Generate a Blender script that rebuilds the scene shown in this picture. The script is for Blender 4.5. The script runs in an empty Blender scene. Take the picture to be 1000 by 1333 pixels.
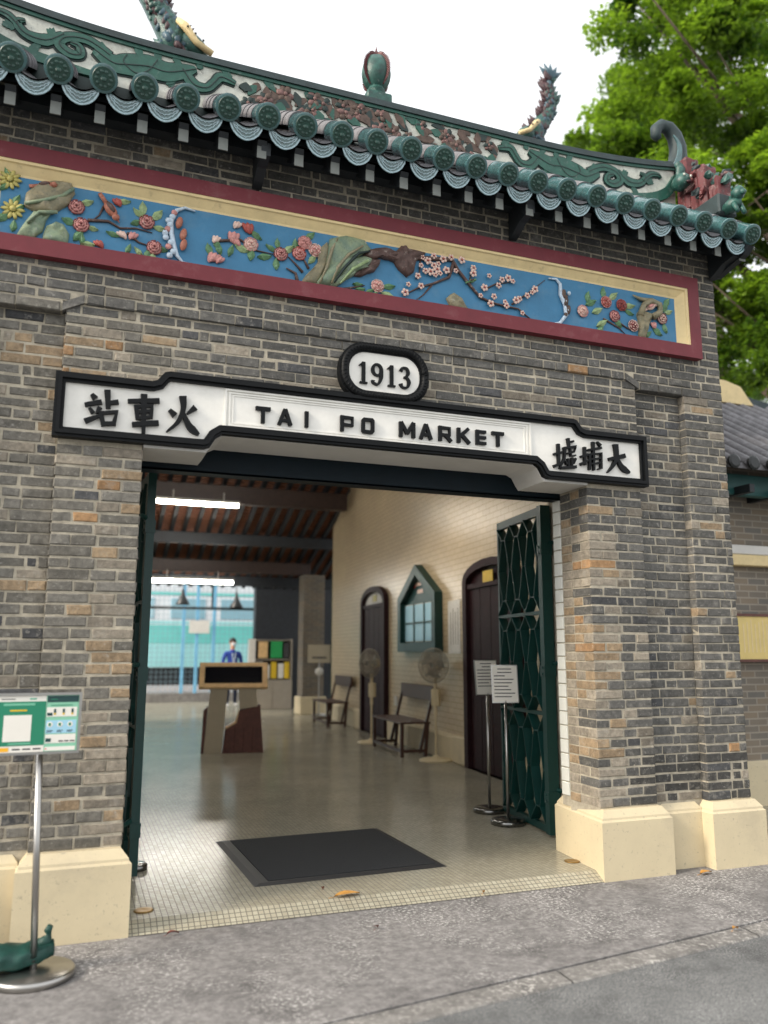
import bpy, bmesh, math, random
import numpy as np
from mathutils import Vector, Matrix, Euler
random.seed(7); np.random.seed(7)
scene = bpy.context.scene
COL = scene.collection
PI = math.pi
# ------------------------------------------------------------------ camera
cam = bpy.data.cameras.new('camera'); cam_o = bpy.data.objects.new('camera', cam); COL.objects.link(cam_o)
CAM = Vector((-1.857, -4.909, 1.5)); YAW, PITCH, ROLL = .3579, .1712, .0012
_f = Vector((math.sin(YAW)*math.cos(PITCH), math.cos(YAW)*math.cos(PITCH), math.sin(PITCH)))
_r = _f.cross(Vector((0, 0, 1))).normalized(); _u = _r.cross(_f)
_r2 = _r*math.cos(ROLL)+_u*math.sin(ROLL); _u2 = _u*math.cos(ROLL)-_r*math.sin(ROLL)
cam_o.matrix_world = Matrix((( _r2.x, _u2.x, -_f.x, CAM.x), (_r2.y, _u2.y, -_f.y, CAM.y), (_r2.z, _u2.z, -_f.z, CAM.z), (0, 0, 0, 1)))
cam.sensor_fit = 'HORIZONTAL'; cam.sensor_width = 36.0; cam.lens = 36.0*1.0551
cam.clip_start = .05; cam.clip_end = 600
cam.dof.use_dof = True; cam.dof.focus_distance = 5.7; cam.dof.aperture_fstop = 1.3
scene.camera = cam_o
# ------------------------------------------------------------------ sky, sun, exposure
SUN_AZ = math.radians(-78)      # where the sun stands, measured from -y towards -x
SUN_EL = math.radians(30)
world = bpy.data.worlds.new('World'); scene.world = world; world.use_nodes = True
wn = world.node_tree.nodes; wl = world.node_tree.links
sky = wn.new('ShaderNodeTexSky'); sky.sky_type = 'NISHITA'; sky.sun_disc = False
sun_dir = Vector((math.sin(SUN_AZ)*math.cos(SUN_EL), -math.cos(SUN_AZ)*math.cos(SUN_EL), math.sin(SUN_EL)))
sky.sun_elevation = SUN_EL; sky.sun_rotation = math.atan2(sun_dir.x, sun_dir.y)
sky.air_density = 1.0; sky.dust_density = 6.0; sky.ozone_density = .6
hs = wn.new('ShaderNodeHueSaturation'); hs.inputs['Saturation'].default_value = .22     # overcast: the cloud whitens the sky
wl.new(sky.outputs[0], hs.inputs['Color'])
cl = wn.new('ShaderNodeMix'); cl.data_type = 'RGBA'; cl.inputs[0].default_value = .75; cl.inputs[7].default_value = (4.9, 5.0, 5.1, 1)   # even white cloud deck over the whole sky
wl.new(hs.outputs[0], cl.inputs[6])
bg = wn['Background']; bg.inputs[1].default_value = .15; wl.new(cl.outputs[2], bg.inputs[0])
sun = bpy.data.lights.new('sun', 'SUN'); sun.energy = 1.5; sun.angle = math.radians(11); sun.color = (1, .88, .72)
sun_o = bpy.data.objects.new('sun', sun); COL.objects.link(sun_o)
sun_o.rotation_euler = (-sun_dir).to_track_quat('-Z', 'Y').to_euler()
scene.view_settings.view_transform = 'Standard'; scene.view_settings.look = 'None'
scene.view_settings.exposure = 1.08; scene.view_settings.gamma = 1; scene.view_settings.use_curve_mapping = False
scene.render.resolution_x = 768; scene.render.resolution_y = 1024

# ------------------------------------------------------------------ helpers
def lin(r, g, b):
    def f(c):
        c /= 255.0
        return c/12.92 if c <= .04045 else ((c+.055)/1.055)**2.4
    return (f(r), f(g), f(b), 1)
M = {}
def mat(name, col, rough=.7, var=.15, scale=8, bump=0, bscale=60, metal=0, spec=.5, emit=None, estr=0, trans=0, col2=None, attr=None, dark=None):
    """procedural material: base colour varied by noise, fine relief by bump"""
    m = bpy.data.materials.new(name); m.use_nodes = True; n = m.node_tree.nodes; l = m.node_tree.links
    p = n['Principled BSDF']; p.inputs['Roughness'].default_value = rough; p.inputs['Metallic'].default_value = metal
    p.inputs['Specular IOR Level'].default_value = spec
    tc = n.new('ShaderNodeTexCoord'); out = tc.outputs['Object']
    nz = n.new('ShaderNodeTexNoise'); nz.inputs['Scale'].default_value = scale; nz.inputs['Detail'].default_value = 6
    nz.inputs['Roughness'].default_value = .65; l.new(out, nz.inputs['Vector'])
    ramp = n.new('ShaderNodeMapRange'); ramp.inputs[1].default_value = .3; ramp.inputs[2].default_value = .7
    l.new(nz.outputs[0], ramp.inputs[0])
    mix = n.new('ShaderNodeMix'); mix.data_type = 'RGBA'
    l.new(ramp.outputs[0], mix.inputs[0])
    if attr:
        a = n.new('ShaderNodeAttribute'); a.attribute_name = attr
        m1 = n.new('ShaderNodeVectorMath'); m1.operation = 'SCALE'; m1.inputs['Scale'].default_value = 1-var
        m2 = n.new('ShaderNodeVectorMath'); m2.operation = 'SCALE'; m2.inputs['Scale'].default_value = 1+var
        l.new(a.outputs['Color'], m1.inputs[0]); l.new(a.outputs['Color'], m2.inputs[0])
        l.new(m1.outputs[0], mix.inputs[6]); l.new(m2.outputs[0], mix.inputs[7])
    else:
        c2 = col2 or tuple(min(1, c*(1+var)) for c in col[:3])+(1,)
        c1 = col if col2 else tuple(c*(1-var) for c in col[:3])+(1,)
        mix.inputs[6].default_value = c1; mix.inputs[7].default_value = c2
    l.new(mix.outputs[2], p.inputs['Base Color'])
    if bump:
        bn = n.new('ShaderNodeTexNoise'); bn.inputs['Scale'].default_value = bscale; bn.inputs['Detail'].default_value = 8
        bn.inputs['Roughness'].default_value = .7; l.new(out, bn.inputs['Vector'])
        bp = n.new('ShaderNodeBump'); bp.inputs['Strength'].default_value = bump; bp.inputs['Distance'].default_value = .01
        l.new(bn.outputs[0], bp.inputs['Height']); l.new(bp.outputs[0], p.inputs['Normal'])
    if emit:
        p.inputs['Emission Color'].default_value = emit; p.inputs['Emission Strength'].default_value = estr
    if trans: p.inputs['Transmission Weight'].default_value = trans
    M[name] = m; return m

class MB:
    """collects shapes; build() links them as ONE mesh object"""
    def __init__(s): s.v = []; s.f = []; s.m = []; s.c = []; s.mi = 0; s.cc = None
    def add(s, vs, fs):
        o = len(s.v); s.v += [tuple(p) for p in vs]; s.f += [tuple(i+o for i in f) for f in fs]; s.m += [s.mi]*len(fs)
        s.c += [s.cc or (1, 1, 1, 1)]*len(vs); return s
    def bx(s, x0, x1, y0, y1, z0, z1):
        return s.add([(x0,y0,z0),(x1,y0,z0),(x1,y1,z0),(x0,y1,z0),(x0,y0,z1),(x1,y0,z1),(x1,y1,z1),(x0,y1,z1)],
                     [(0,3,2,1),(4,5,6,7),(0,1,5,4),(1,2,6,5),(2,3,7,6),(3,0,4,7)])
    def cbx(s, x0, x1, y0, y1, z0, z1, b=.01):
        """box with chamfered edges"""
        bm = bmesh.new(); bmesh.ops.create_cube(bm, size=1)
        for v in bm.verts: v.co = ((x0+x1)/2+v.co.x*(x1-x0), (y0+y1)/2+v.co.y*(y1-y0), (z0+z1)/2+v.co.z*(z1-z0))
        bmesh.ops.bevel(bm, geom=bm.edges[:], offset=b, segments=1, affect='EDGES', profile=.5)
        bm.verts.ensure_lookup_table()
        s.add([v.co.copy() for v in bm.verts], [[v.index for v in f.verts] for f in bm.faces]); bm.free(); return s
    def prism(s, pts, y0, y1):
        n = len(pts)
        return s.add([(x, y0, z) for x, z in pts]+[(x, y1, z) for x, z in pts],
                     [tuple(range(n)), tuple(range(2*n-1, n-1, -1))]+[(i, i+n, (i+1) % n+n, (i+1) % n) for i in range(n)])
    def extrude(s, pts, vec):
        n = len(pts); vec = Vector(vec)
        return s.add(list(pts)+[tuple(Vector(p)+vec) for p in pts],
                     [tuple(range(n)), tuple(range(2*n-1, n-1, -1))]+[(i, i+n, (i+1) % n+n, (i+1) % n) for i in range(n)])
    def ring(s, outer, inner, y0, y1):
        n = len(outer)
        vs = [(x, y0, z) for x, z in outer]+[(x, y0, z) for x, z in inner]+[(x, y1, z) for x, z in outer]+[(x, y1, z) for x, z in inner]
        fs = []
        for i in range(n):
            j = (i+1) % n
            fs += [(i, j, j+n, i+n), (i, i+2*n, j+2*n, j), (i+n, j+n, j+3*n, i+3*n), (i+2*n, i+3*n, j+3*n, j+2*n)]
        return s.add(vs, fs)
    def tube(s, pts, rad, n=8, cap=True):
        pts = [Vector(p) for p in pts]; k = len(pts)
        rad = rad if isinstance(rad, (list, tuple)) else [rad]*k
        vs = []; ref = None
        for i, p in enumerate(pts):
            t = (pts[min(i+1, k-1)]-pts[max(i-1, 0)]).normalized()
            if ref is None: ref = t.orthogonal().normalized()
            ref = (ref-t*ref.dot(t)).normalized(); b = t.cross(ref)
            for j in range(n):
                a = 2*PI*j/n; vs.append(p+(ref*math.cos(a)+b*math.sin(a))*rad[i])
        fs = [(i*n+j, i*n+(j+1) % n, (i+1)*n+(j+1) % n, (i+1)*n+j) for i in range(k-1) for j in range(n)]
        if cap: fs += [tuple(range(n-1, -1, -1)), tuple(range((k-1)*n, k*n))]
        return s.add(vs, fs)
    def bar(s, p, q, w, h, up=(0, 0, 1)):
        p, q = Vector(p), Vector(q); t = (q-p).normalized(); up = Vector(up)
        a = t.cross(up).normalized()*w/2; b = a.normalized().cross(t).normalized()*h/2
        return s.add([p-a-b, p+a-b, p+a+b, p-a+b, q-a-b, q+a-b, q+a+b, q-a+b],
                     [(0,3,2,1),(4,5,6,7),(0,1,5,4),(1,2,6,5),(2,3,7,6),(3,0,4,7)])
    def lathe(s, prof, c=(0, 0, 0), n=16, ax=(0, 0, 1)):
        ax = Vector(ax).normalized(); u = ax.orthogonal().normalized(); w = ax.cross(u); c = Vector(c); vs = []
        for r, h in prof:
            for j in range(n): a = 2*PI*j/n; vs.append(c+ax*h+(u*math.cos(a)+w*math.sin(a))*r)
        k = len(prof)
        fs = [(i*n+j, i*n+(j+1) % n, (i+1)*n+(j+1) % n, (i+1)*n+j) for i in range(k-1) for j in range(n)]
        return s.add(vs, fs+[tuple(range(n-1, -1, -1)), tuple(range((k-1)*n, k*n))])
    def blob(s, c, r, n=8, rot=None, jit=0):
        vs = []; fs = []; rings = max(3, n//2+1); c = Vector(c)
        R = rot.to_matrix() if rot else Matrix.Identity(3)
        for i in range(rings+1):
            th = PI*i/rings
            for j in range(n):
                a = 2*PI*j/n; q = Vector((r[0]*math.sin(th)*math.cos(a), r[1]*math.sin(th)*math.sin(a), r[2]*math.cos(th)))
                vs.append(c+R @ (q*(1+random.uniform(-jit, jit))))
        fs = [(i*n+j, i*n+(j+1) % n, (i+1)*n+(j+1) % n, (i+1)*n+j) for i in range(rings) for j in range(n)]
        return s.add(vs, fs)
    def stroke(s, pts, wid, y0, y1, sub=1):
        """a brush or pen stroke lying in the xz plane"""
        P = [Vector((p[0], p[1])) for p in pts]
        if sub > 1 and len(P) > 2:
            Q = []
            for i in range(len(P)-1):
                p0, p1, p2, p3 = P[max(i-1, 0)], P[i], P[i+1], P[min(i+2, len(P)-1)]
                for k in range(sub):
                    t = k/sub; Q.append(.5*((2*p1)+(p2-p0)*t+(2*p0-5*p1+4*p2-p3)*t*t+(3*p1-p0-3*p2+p3)*t**3))
            P = Q+[P[-1]]
        k = len(P)
        W = [np.interp(i/(k-1), np.linspace(0, 1, len(wid)), wid) for i in range(k)] if isinstance(wid, (list, tuple)) else [wid]*k
        L = []; R = []
        for i in range(k):
            t = (P[min(i+1, k-1)]-P[max(i-1, 0)]).normalized(); nrm = Vector((-t.y, t.x))*W[i]/2
            L.append(P[i]+nrm); R.append(P[i]-nrm)
        vs = [(p.x, y0, p.y) for p in L]+[(p.x, y0, p.y) for p in R]+[(p.x, y1, p.y) for p in L]+[(p.x, y1, p.y) for p in R]
        fs = []
        for i in range(k-1):
            fs += [(i, i+1, k+i+1, k+i), (i, 2*k+i, 2*k+i+1, i+1), (k+i, k+i+1, 3*k+i+1, 3*k+i)]
        fs += [(0, k, 3*k, 2*k), (k-1, 3*k-1, 4*k-1, 2*k-1)]
        return s.add(vs, fs)
    def mesh(s, name, mats, smooth=False, attr=None, fix=True):
        me = bpy.data.meshes.new(name); me.from_pydata(s.v, [], s.f)
        for m in (mats if isinstance(mats, (list, tuple)) else [mats]): me.materials.append(M[m])
        me.polygons.foreach_set('material_index', s.m)
        if fix:
            bm = bmesh.new(); bm.from_mesh(me); bmesh.ops.recalc_face_normals(bm, faces=bm.faces); bm.to_mesh(me); bm.free()
        if smooth: me.polygons.foreach_set('use_smooth', [True]*len(me.polygons))
        if attr:
            at = me.attributes.new(attr, 'FLOAT_COLOR', 'POINT'); at.data.foreach_set('color', [c for q in s.c for c in q])
        me.update(); return me
    def build(s, name, mats, parent=None, smooth=False, attr=None, loc=None, fix=True):
        o = bpy.data.objects.new(name, s.mesh(name, mats, smooth, attr, fix)); COL.objects.link(o)
        if parent: o.parent = parent
        if loc: o.location = loc
        return o
def smooth_angle(o, a=40):
    me = o.data; me.polygons.foreach_set('use_smooth', [True]*len(me.polygons)); me.set_sharp_from_angle(angle=math.radians(a)); return o
def tag(o, label, cat=None, group=None):
    o['label'] = label
    if cat: o['category'] = cat
    if group: o['group'] = group
    return o
def thing(name, label, cat, loc=(0, 0, 0), rz=0, group=None):
    o = bpy.data.objects.new(name, None); COL.objects.link(o); o.location = loc; o.rotation_euler = (0, 0, rz); o.empty_display_size = .1
    return tag(o, label, cat, group)
def struct(o): o['kind'] = 'structure'; return o
def stuff(o): o['kind'] = 'stuff'; return o
def copy_tree(o, parent=None):
    c = o.copy(); COL.objects.link(c); c.parent = parent
    for ch in list(o.children): copy_tree(ch, c)
    return c
def inset(poly, d):
    """inner outline of a polygon (clockwise or not) at distance d"""
    n = len(poly); A = sum(poly[i][0]*poly[(i+1) % n][1]-poly[(i+1) % n][0]*poly[i][1] for i in range(n)); sg = 1 if A > 0 else -1
    out = []
    for i in range(n):
        p0, p1, p2 = Vector(poly[i-1]), Vector(poly[i]), Vector(poly[(i+1) % n])
        a = (p1-p0).normalized(); b = (p2-p1).normalized()
        na, nb = Vector((-a.y, a.x))*sg, Vector((-b.y, b.x))*sg
        bis = (na+nb); k = d/max(.3, (1+na.dot(nb))); q = p1+bis*k; out.append((q.x, q.y))
    return out

# ------------------------------------------------------------------ materials
mat('brick', (.2, .2, .2, 1), .9, .34, 26, .8, 45, attr='bcol')
def weather(m):
    """pale lime bloom and dark soot spots on the bricks"""
    n = m.node_tree.nodes; l = m.node_tree.links; p = n['Principled BSDF']; src = p.inputs['Base Color'].links[0].from_socket
    tc = n.new('ShaderNodeTexCoord')
    for sc, a, b_, col, amt in ((34, .58, .70, (.42, .40, .36, 1), .5), (9, .56, .66, (.34, .32, .28, 1), .35), (55, .62, .70, (.03, .03, .032, 1), .55), (6, .56, .72, (.30, .27, .22, 1), .22)):
        q = n.new('ShaderNodeTexNoise'); q.inputs['Scale'].default_value = sc; q.inputs['Detail'].default_value = 5; q.inputs['Roughness'].default_value = .7; l.new(tc.outputs['Object'], q.inputs[0])
        mr = n.new('ShaderNodeMapRange'); mr.inputs[1].default_value = a; mr.inputs[2].default_value = b_; mr.inputs[4].default_value = amt; l.new(q.outputs[0], mr.inputs[0])
        mx = n.new('ShaderNodeMix'); mx.data_type = 'RGBA'; l.new(mr.outputs[0], mx.inputs[0]); l.new(src, mx.inputs[6]); mx.inputs[7].default_value = col; src = mx.outputs[2]
    l.new(src, p.inputs['Base Color'])
weather(M['brick'])
FADE = ['rose_pink','rose_dark','rose_red','petal_pale','leaf_paint','leaf_pale','branch_paint','rock_paint','rock_tan','bird_paint','cloud_paint']
mat('mortar', lin(168, 160, 143), .95, .32, 12, .6, 90)
mat('plinth_paint', lin(204, 190, 158), .6, .06, 2.5, .15, 35)
mat('frame_red', lin(108, 34, 44), .6, .12, 7, .12, 40)
mat('frame_cream', lin(220, 198, 148), .6, .09, 9, .12, 40)
mat('panel_blue', lin(58, 120, 158), .6, .12, 6, .15, 60)
mat('sign_white', lin(230, 228, 221), .5, .06, 9, .12, 30)
mat('sign_black', lin(16, 18, 20), .5, .2, 20, .08, 60, spec=.18)
mat('plaster_grey', lin(205, 203, 198), .7, .05, 5, .08, 40)
mat('gate_green', lin(6, 54, 50), .45, .15, 12, .05, 60)
mat('beam_green', lin(8, 24, 32), .5, .15, 10, spec=.2)
mat('eave_dark', lin(30, 36, 40), .6, .25, 10, .1, 50)
mat('rafter_grey', lin(118, 122, 118), .7, .12, 10)
mat('glaze_green', lin(30, 66, 57), .4, .3, 14, .12, 50, spec=.6)
mat('glaze_teal', lin(62, 98, 100), .14, .35, 22, .15, 60, spec=.9)
mat('glaze_drip', lin(58, 92, 92), .14, .4, 30, .25, 60, spec=1.0)
mat('glaze_sheen', lin(150, 176, 184), .2, .3, 30, .2, 60, spec=.8)  # pale sky sheen painted on the waves and rim of the drip tiles
mat('tile_grey', lin(110, 109, 112), .8, .3, 14, .5, 40)
mat('ridge_white', lin(196, 198, 188), .75, .22, 9, .25, 40)
mat('ridge_dark', lin(44, 58, 60), .6, .35, 10, .3, 40)
mat('scroll_green', lin(30, 80, 68), .5, .25, 16, .15, 50)
mat('outline_dark', lin(26, 44, 42), .6, .2, 12)
mat('relief_brown', lin(84, 68, 60), .7, .45, 25, .3, 60)
mat('relief_dull', lin(112, 84, 80), .7, .45, 25, .3, 60)
mat('red_block', lin(98, 46, 48), .6, .3, 14, .4, 30)
mat('rose_pink', lin(200, 140, 134), .5, .25, 40, .1, 60)
mat('rose_dark', lin(124, 58, 58), .5, .25, 40)
mat('rose_red', lin(166, 76, 66), .5, .25, 40)
mat('petal_pale', lin(220, 190, 176), .5, .12, 40)
mat('petal_yellow', lin(178, 168, 96), .55, .2, 40)
mat('leaf_paint', lin(92, 132, 92), .55, .35, 30)
mat('leaf_pale', lin(146, 168, 120), .55, .3, 30)
mat('branch_paint', lin(84, 62, 56), .6, .3, 30, .2, 60)
mat('rock_paint', lin(140, 152, 118), .6, .3, 14, .5, 18, col2=lin(100, 124, 110))
mat('rock_tan', lin(150, 138, 108), .6, .3, 16, .4, 18, col2=lin(112, 112, 92))
mat('bird_paint', lin(168, 104, 82), .5, .25, 30)
mat('cloud_paint', lin(188, 205, 220), .5, .15, 40)
mat('tile_white', lin(205, 206, 200), .25, .06, 8)
mat('steel', lin(176, 174, 170), .32, .06, 8, metal=1)
mat('chrome_dark', lin(120, 120, 118), .25, .06, 8, metal=1)
mat('paper', lin(232, 228, 218), .6, .03, 6)
mat('print_dark', lin(60, 60, 62), .7, .1, 6)
mat('print_green', lin(30, 128, 96), .5, .04, 6)
mat('print_teal', lin(28, 66, 66), .5, .04, 6)
mat('print_mint', lin(136, 196, 166), .5, .04, 6)
mat('print_blue', lin(160, 206, 226), .5, .04, 6)
mat('print_orange', lin(240, 178, 40), .5, .04, 6)
mat('print_pale_green', lin(110, 180, 150), .5, .04, 6)
mat('print_red', lin(206, 60, 60), .5, .04, 6)
mat('sandbag', lin(14, 62, 54), .5, .3, 14, .5, 25)
mat('rubber', lin(40, 42, 45), .9, .15, 120, .7, 400)
mat('rubber_edge', lin(36, 36, 38), .6, .1, 20)
mat('dead_leaf', lin(196, 140, 60), .6, .25, 60)
mat('dead_leaf_red', lin(120, 62, 50), .6, .25, 60)
mat('timber_dark', lin(58, 42, 38), .5, .3, 14, .2, 40)
mat('rafter_and_wall_shade', lin(40, 44, 50), .6, .25, 10)
mat('terracotta', lin(136, 90, 68), .8, .25, 20, .2, 40)
mat('bench_wood', lin(70, 44, 36), .4, .3, 14)
mat('door_wood', lin(40, 16, 20), .6, .3, 8, spec=.2)
mat('door_frame', lin(46, 26, 30), .6, .25, 8, spec=.2)
mat('fan_plastic', lin(210, 195, 160), .45, .05, 8)
mat('fan_grille', lin(150, 142, 128), .4, .1, 8)
mat('fan_blade', lin(150, 150, 140), .35, .08, 8)
mat('wood_pale', lin(216, 180, 128), .5, .18, 10)
mat('wood_red', lin(92, 52, 42), .5, .3, 12)
mat('kiosk_grey', lin(176, 166, 145), .5, .05, 6)
mat('screen', lin(18, 18, 24), .12, .1, 4)
mat('skin', lin(205, 150, 120), .55, .06, 20)
mat('hair', lin(24, 20, 20), .5, .2, 30)
mat('cloth_navy', lin(28, 44, 104), .8, .15, 20)
mat('cloth_dark', lin(26, 28, 36), .8, .15, 20)
mat('shoe_white', lin(215, 215, 215), .6, .05, 20)
mat('mask_white', lin(205, 222, 232), .7, .03, 20)
mat('train_white', lin(228, 232, 236), .35, .04, 3)
mat('train_teal', lin(118, 208, 202), .35, .06, 3)
mat('train_light', lin(165, 222, 224), .35, .06, 3)
mat('train_glass', lin(150, 190, 205), .15, .1, 3)
mat('train_dark', lin(50, 52, 58), .6, .2, 6)
mat('fence_blue', lin(120, 180, 215), .4, .1, 6)
mat('wire', lin(150, 175, 185), .4, .1, 6, metal=.5)
mat('lamp_dark', lin(22, 26, 26), .4, .2, 8)
mat('rack_grey', lin(150, 142, 130), .5, .06, 6)
mat('leaflet_yellow', lin(214, 180, 40), .5, .1, 20)
mat('leaflet_green', lin(30, 150, 80), .5, .1, 20)
mat('leaflet_white', lin(215, 212, 205), .5, .1, 20)
mat('board_yellow', lin(216, 192, 120), .5, .08, 6)
mat('fascia_green', lin(28, 78, 76), .5, .15, 6)
mat('tube_light', lin(255, 250, 235), .5, 0, 5, emit=(1, .95, .86, 1), estr=38)
mat('brass', lin(150, 120, 70), .4, .1, 10, metal=.8)
mat('bark', lin(88, 76, 66), .9, .3, 6, .6, 12)
mat('bronze_green', lin(40, 82, 74), .4, .45, 18, .4, 30)
mat('bronze_red', lin(66, 42, 46), .5, .4, 18, .3, 30)
mat('ornament_blue', lin(54, 82, 94), .4, .35, 14)

def fade(m, spec):
    n = m.node_tree.nodes; l = m.node_tree.links; p = n['Principled BSDF']; src = p.inputs['Base Color'].links[0].from_socket; tc = n.new('ShaderNodeTexCoord')
    for sc, a, b_, col, amt in spec:
        q = n.new('ShaderNodeTexNoise'); q.inputs['Scale'].default_value = sc; q.inputs['Detail'].default_value = 6; q.inputs['Roughness'].default_value = .7; l.new(tc.outputs['Object'], q.inputs[0])
        mr = n.new('ShaderNodeMapRange'); mr.inputs[1].default_value = a; mr.inputs[2].default_value = b_; mr.inputs[4].default_value = amt; l.new(q.outputs[0], mr.inputs[0])
        mx = n.new('ShaderNodeMix'); mx.data_type = 'RGBA'; l.new(mr.outputs[0], mx.inputs[0]); l.new(src, mx.inputs[6]); mx.inputs[7].default_value = col; src = mx.outputs[2]
    l.new(src, p.inputs['Base Color'])
for k_ in FADE: fade(M[k_], ((45, .55, .68, (.05, .05, .045, 1), .55), (30, .58, .7, (.5, .48, .42, 1), .45)))
fade(M['panel_blue'], ((5, .52, .75, (.16, .27, .34, 1), .4), (24, .6, .72, (.03, .08, .12, 1), .35)))
fade(M['frame_red'], ((7, .55, .75, (.20, .10, .10, 1), .4),)); fade(M['frame_cream'], ((16, .58, .72, (.24, .19, .12, 1), .4),))
fade(M['plinth_paint'], ((3, .52, .72, (.42, .36, .26, 1), .45), (38, .60, .68, (.26, .23, .18, 1), .5)))
fade(M['ridge_white'], ((7, .5, .7, (.18, .18, .16, 1), .55), (30, .58, .68, (.08, .08, .07, 1), .5)))
fade(M['red_block'], ((16, .52, .66, (.04, .03, .03, 1), .7), (26, .58, .68, (.42, .34, .32, 1), .5))); fade(M['bronze_green'], ((22, .54, .66, (.02, .03, .03, 1), .6), (30, .60, .68, (.4, .45, .42, 1), .4)))
fade(M['scroll_green'], ((20, .56, .7, (.16, .22, .20, 1), .4),)); fade(M['tile_grey'], ((12, .5, .68, (.32, .31, .33, 1), .5),))
def tiles_mat(name, c1, c2, mortar, sx, sz, ms, rough, floor=False, offset=.5, tint=.1, bump=.3):
    m = bpy.data.materials.new(name); m.use_nodes = True; n = m.node_tree.nodes; l = m.node_tree.links; p = n['Principled BSDF']
    tc = n.new('ShaderNodeTexCoord'); mp = n.new('ShaderNodeMapping'); l.new(tc.outputs['Object'], mp.inputs[0])
    if not floor: mp.inputs['Rotation'].default_value = (PI/2, 0, 0)
    b = n.new('ShaderNodeTexBrick'); b.offset = offset; b.inputs['Scale'].default_value = 1
    b.inputs['Brick Width'].default_value = sx; b.inputs['Row Height'].default_value = sz; b.inputs['Mortar Size'].default_value = ms
    b.inputs['Mortar Smooth'].default_value = .2; b.inputs['Bias'].default_value = 0
    b.inputs['Color1'].default_value = c1; b.inputs['Color2'].default_value = c2; b.inputs['Mortar'].default_value = mortar
    l.new(mp.outputs[0], b.inputs[0])
    nz = n.new('ShaderNodeTexNoise'); nz.inputs['Scale'].default_value = 1.3; nz.inputs['Detail'].default_value = 7; l.new(tc.outputs['Object'], nz.inputs[0])
    mr = n.new('ShaderNodeMapRange'); mr.inputs[1].default_value = .3; mr.inputs[2].default_value = .7; mr.inputs[3].default_value = 1-tint; mr.inputs[4].default_value = 1+tint
    l.new(nz.outputs[0], mr.inputs[0])
    mx = n.new('ShaderNodeVectorMath'); mx.operation = 'SCALE'; l.new(b.outputs[0], mx.inputs[0]); l.new(mr.outputs[0], mx.inputs['Scale'])
    l.new(mx.outputs[0], p.inputs['Base Color']); p.inputs['Roughness'].default_value = rough
    rr = n.new('ShaderNodeMapRange'); rr.inputs[3].default_value = rough; rr.inputs[4].default_value = .9; l.new(b.outputs['Fac'], rr.inputs[0]); l.new(rr.outputs[0], p.inputs['Roughness'])
    bp = n.new('ShaderNodeBump'); bp.invert = True; bp.inputs['Strength'].default_value = bump; bp.inputs['Distance'].default_value = .004
    l.new(b.outputs['Fac'], bp.inputs['Height']); l.new(bp.outputs[0], p.inputs['Normal'])
    M[name] = m
tiles_mat('floor_tile', lin(180, 175, 156), lin(165, 159, 140), lin(106, 101, 89), .033, .033, .0030, .17, True, 0, .12, .12)
tiles_mat('wall_tile', lin(192, 174, 143), lin(184, 166, 136), lin(160, 143, 115), .22, .075, .004, .3, False, .5, .06)
tiles_mat('far_brick', lin(104, 101, 95), lin(124, 112, 96), lin(140, 132, 120), .23, .066, .008, .9, False, .5, .2)

def ground_mat(name, base, light, darkc, s, rough=.9, patch=.35):
    m = bpy.data.materials.new(name); m.use_nodes = True; n = m.node_tree.nodes; l = m.node_tree.links; p = n['Principled BSDF']
    p.inputs['Roughness'].default_value = rough; tc = n.new('ShaderNodeTexCoord')
    def noise(sc, det=8, ro=.6):
        q = n.new('ShaderNodeTexNoise'); q.inputs['Scale'].default_value = sc; q.inputs['Detail'].default_value = det; q.inputs['Roughness'].default_value = ro
        l.new(tc.outputs['Object'], q.inputs[0]); return q.outputs[0]
    def rng(o, a, b):
        q = n.new('ShaderNodeMapRange'); q.inputs[1].default_value = a; q.inputs[2].default_value = b; l.new(o, q.inputs[0]); return q.outputs[0]
    def mix(f, a, b):
        q = n.new('ShaderNodeMix'); q.data_type = 'RGBA'; l.new(f, q.inputs[0])
        for i, x in ((6, a), (7, b)):
            if isinstance(x, tuple): q.inputs[i].default_value = x
            else: l.new(x, q.inputs[i])
        return q.outputs[2]
    c = mix(rng(noise(s), .35, .65), darkc, base)
    c = mix(rng(noise(2.6, 7, .66), .48, .70), c, tuple(x*.62 for x in darkc[:3])+(1,))
    big = rng(noise(1.4, 7, .66), .46, .64); fine = rng(noise(s*2.4, 7, .72), .5, .64)
    mu = n.new('ShaderNodeMath'); mu.operation = 'MULTIPLY'; l.new(fine, mu.inputs[0]); ad = n.new('ShaderNodeMath'); ad.operation = 'ADD'
    l.new(big, ad.inputs[0]); ad.inputs[1].default_value = patch; l.new(ad.outputs[0], mu.inputs[1])
    mu2 = n.new('ShaderNodeMath'); mu2.operation = 'MINIMUM'; mu2.inputs[1].default_value = .85; l.new(mu.outputs[0], mu2.inputs[0])
    c = mix(mu2.outputs[0], c, light); l.new(c, p.inputs['Base Color'])
    bp = n.new('ShaderNodeBump'); bp.inputs['Strength'].default_value = .5; bp.inputs['Distance'].default_value = .006
    l.new(noise(s*4, 8, .75), bp.inputs['Height']); l.new(bp.outputs[0], p.inputs['Normal']); M[name] = m
ground_mat('pavement', lin(138, 135, 133), lin(216, 213, 209), lin(104, 101, 100), 20, .9, .12)
ground_mat('kerb_concrete', lin(134, 131, 127), lin(196, 192, 186), lin(104, 101, 98), 16)
ground_mat('asphalt', lin(112, 113, 112), lin(176, 176, 174), lin(84, 85, 86), 55, .92, .35)

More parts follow.
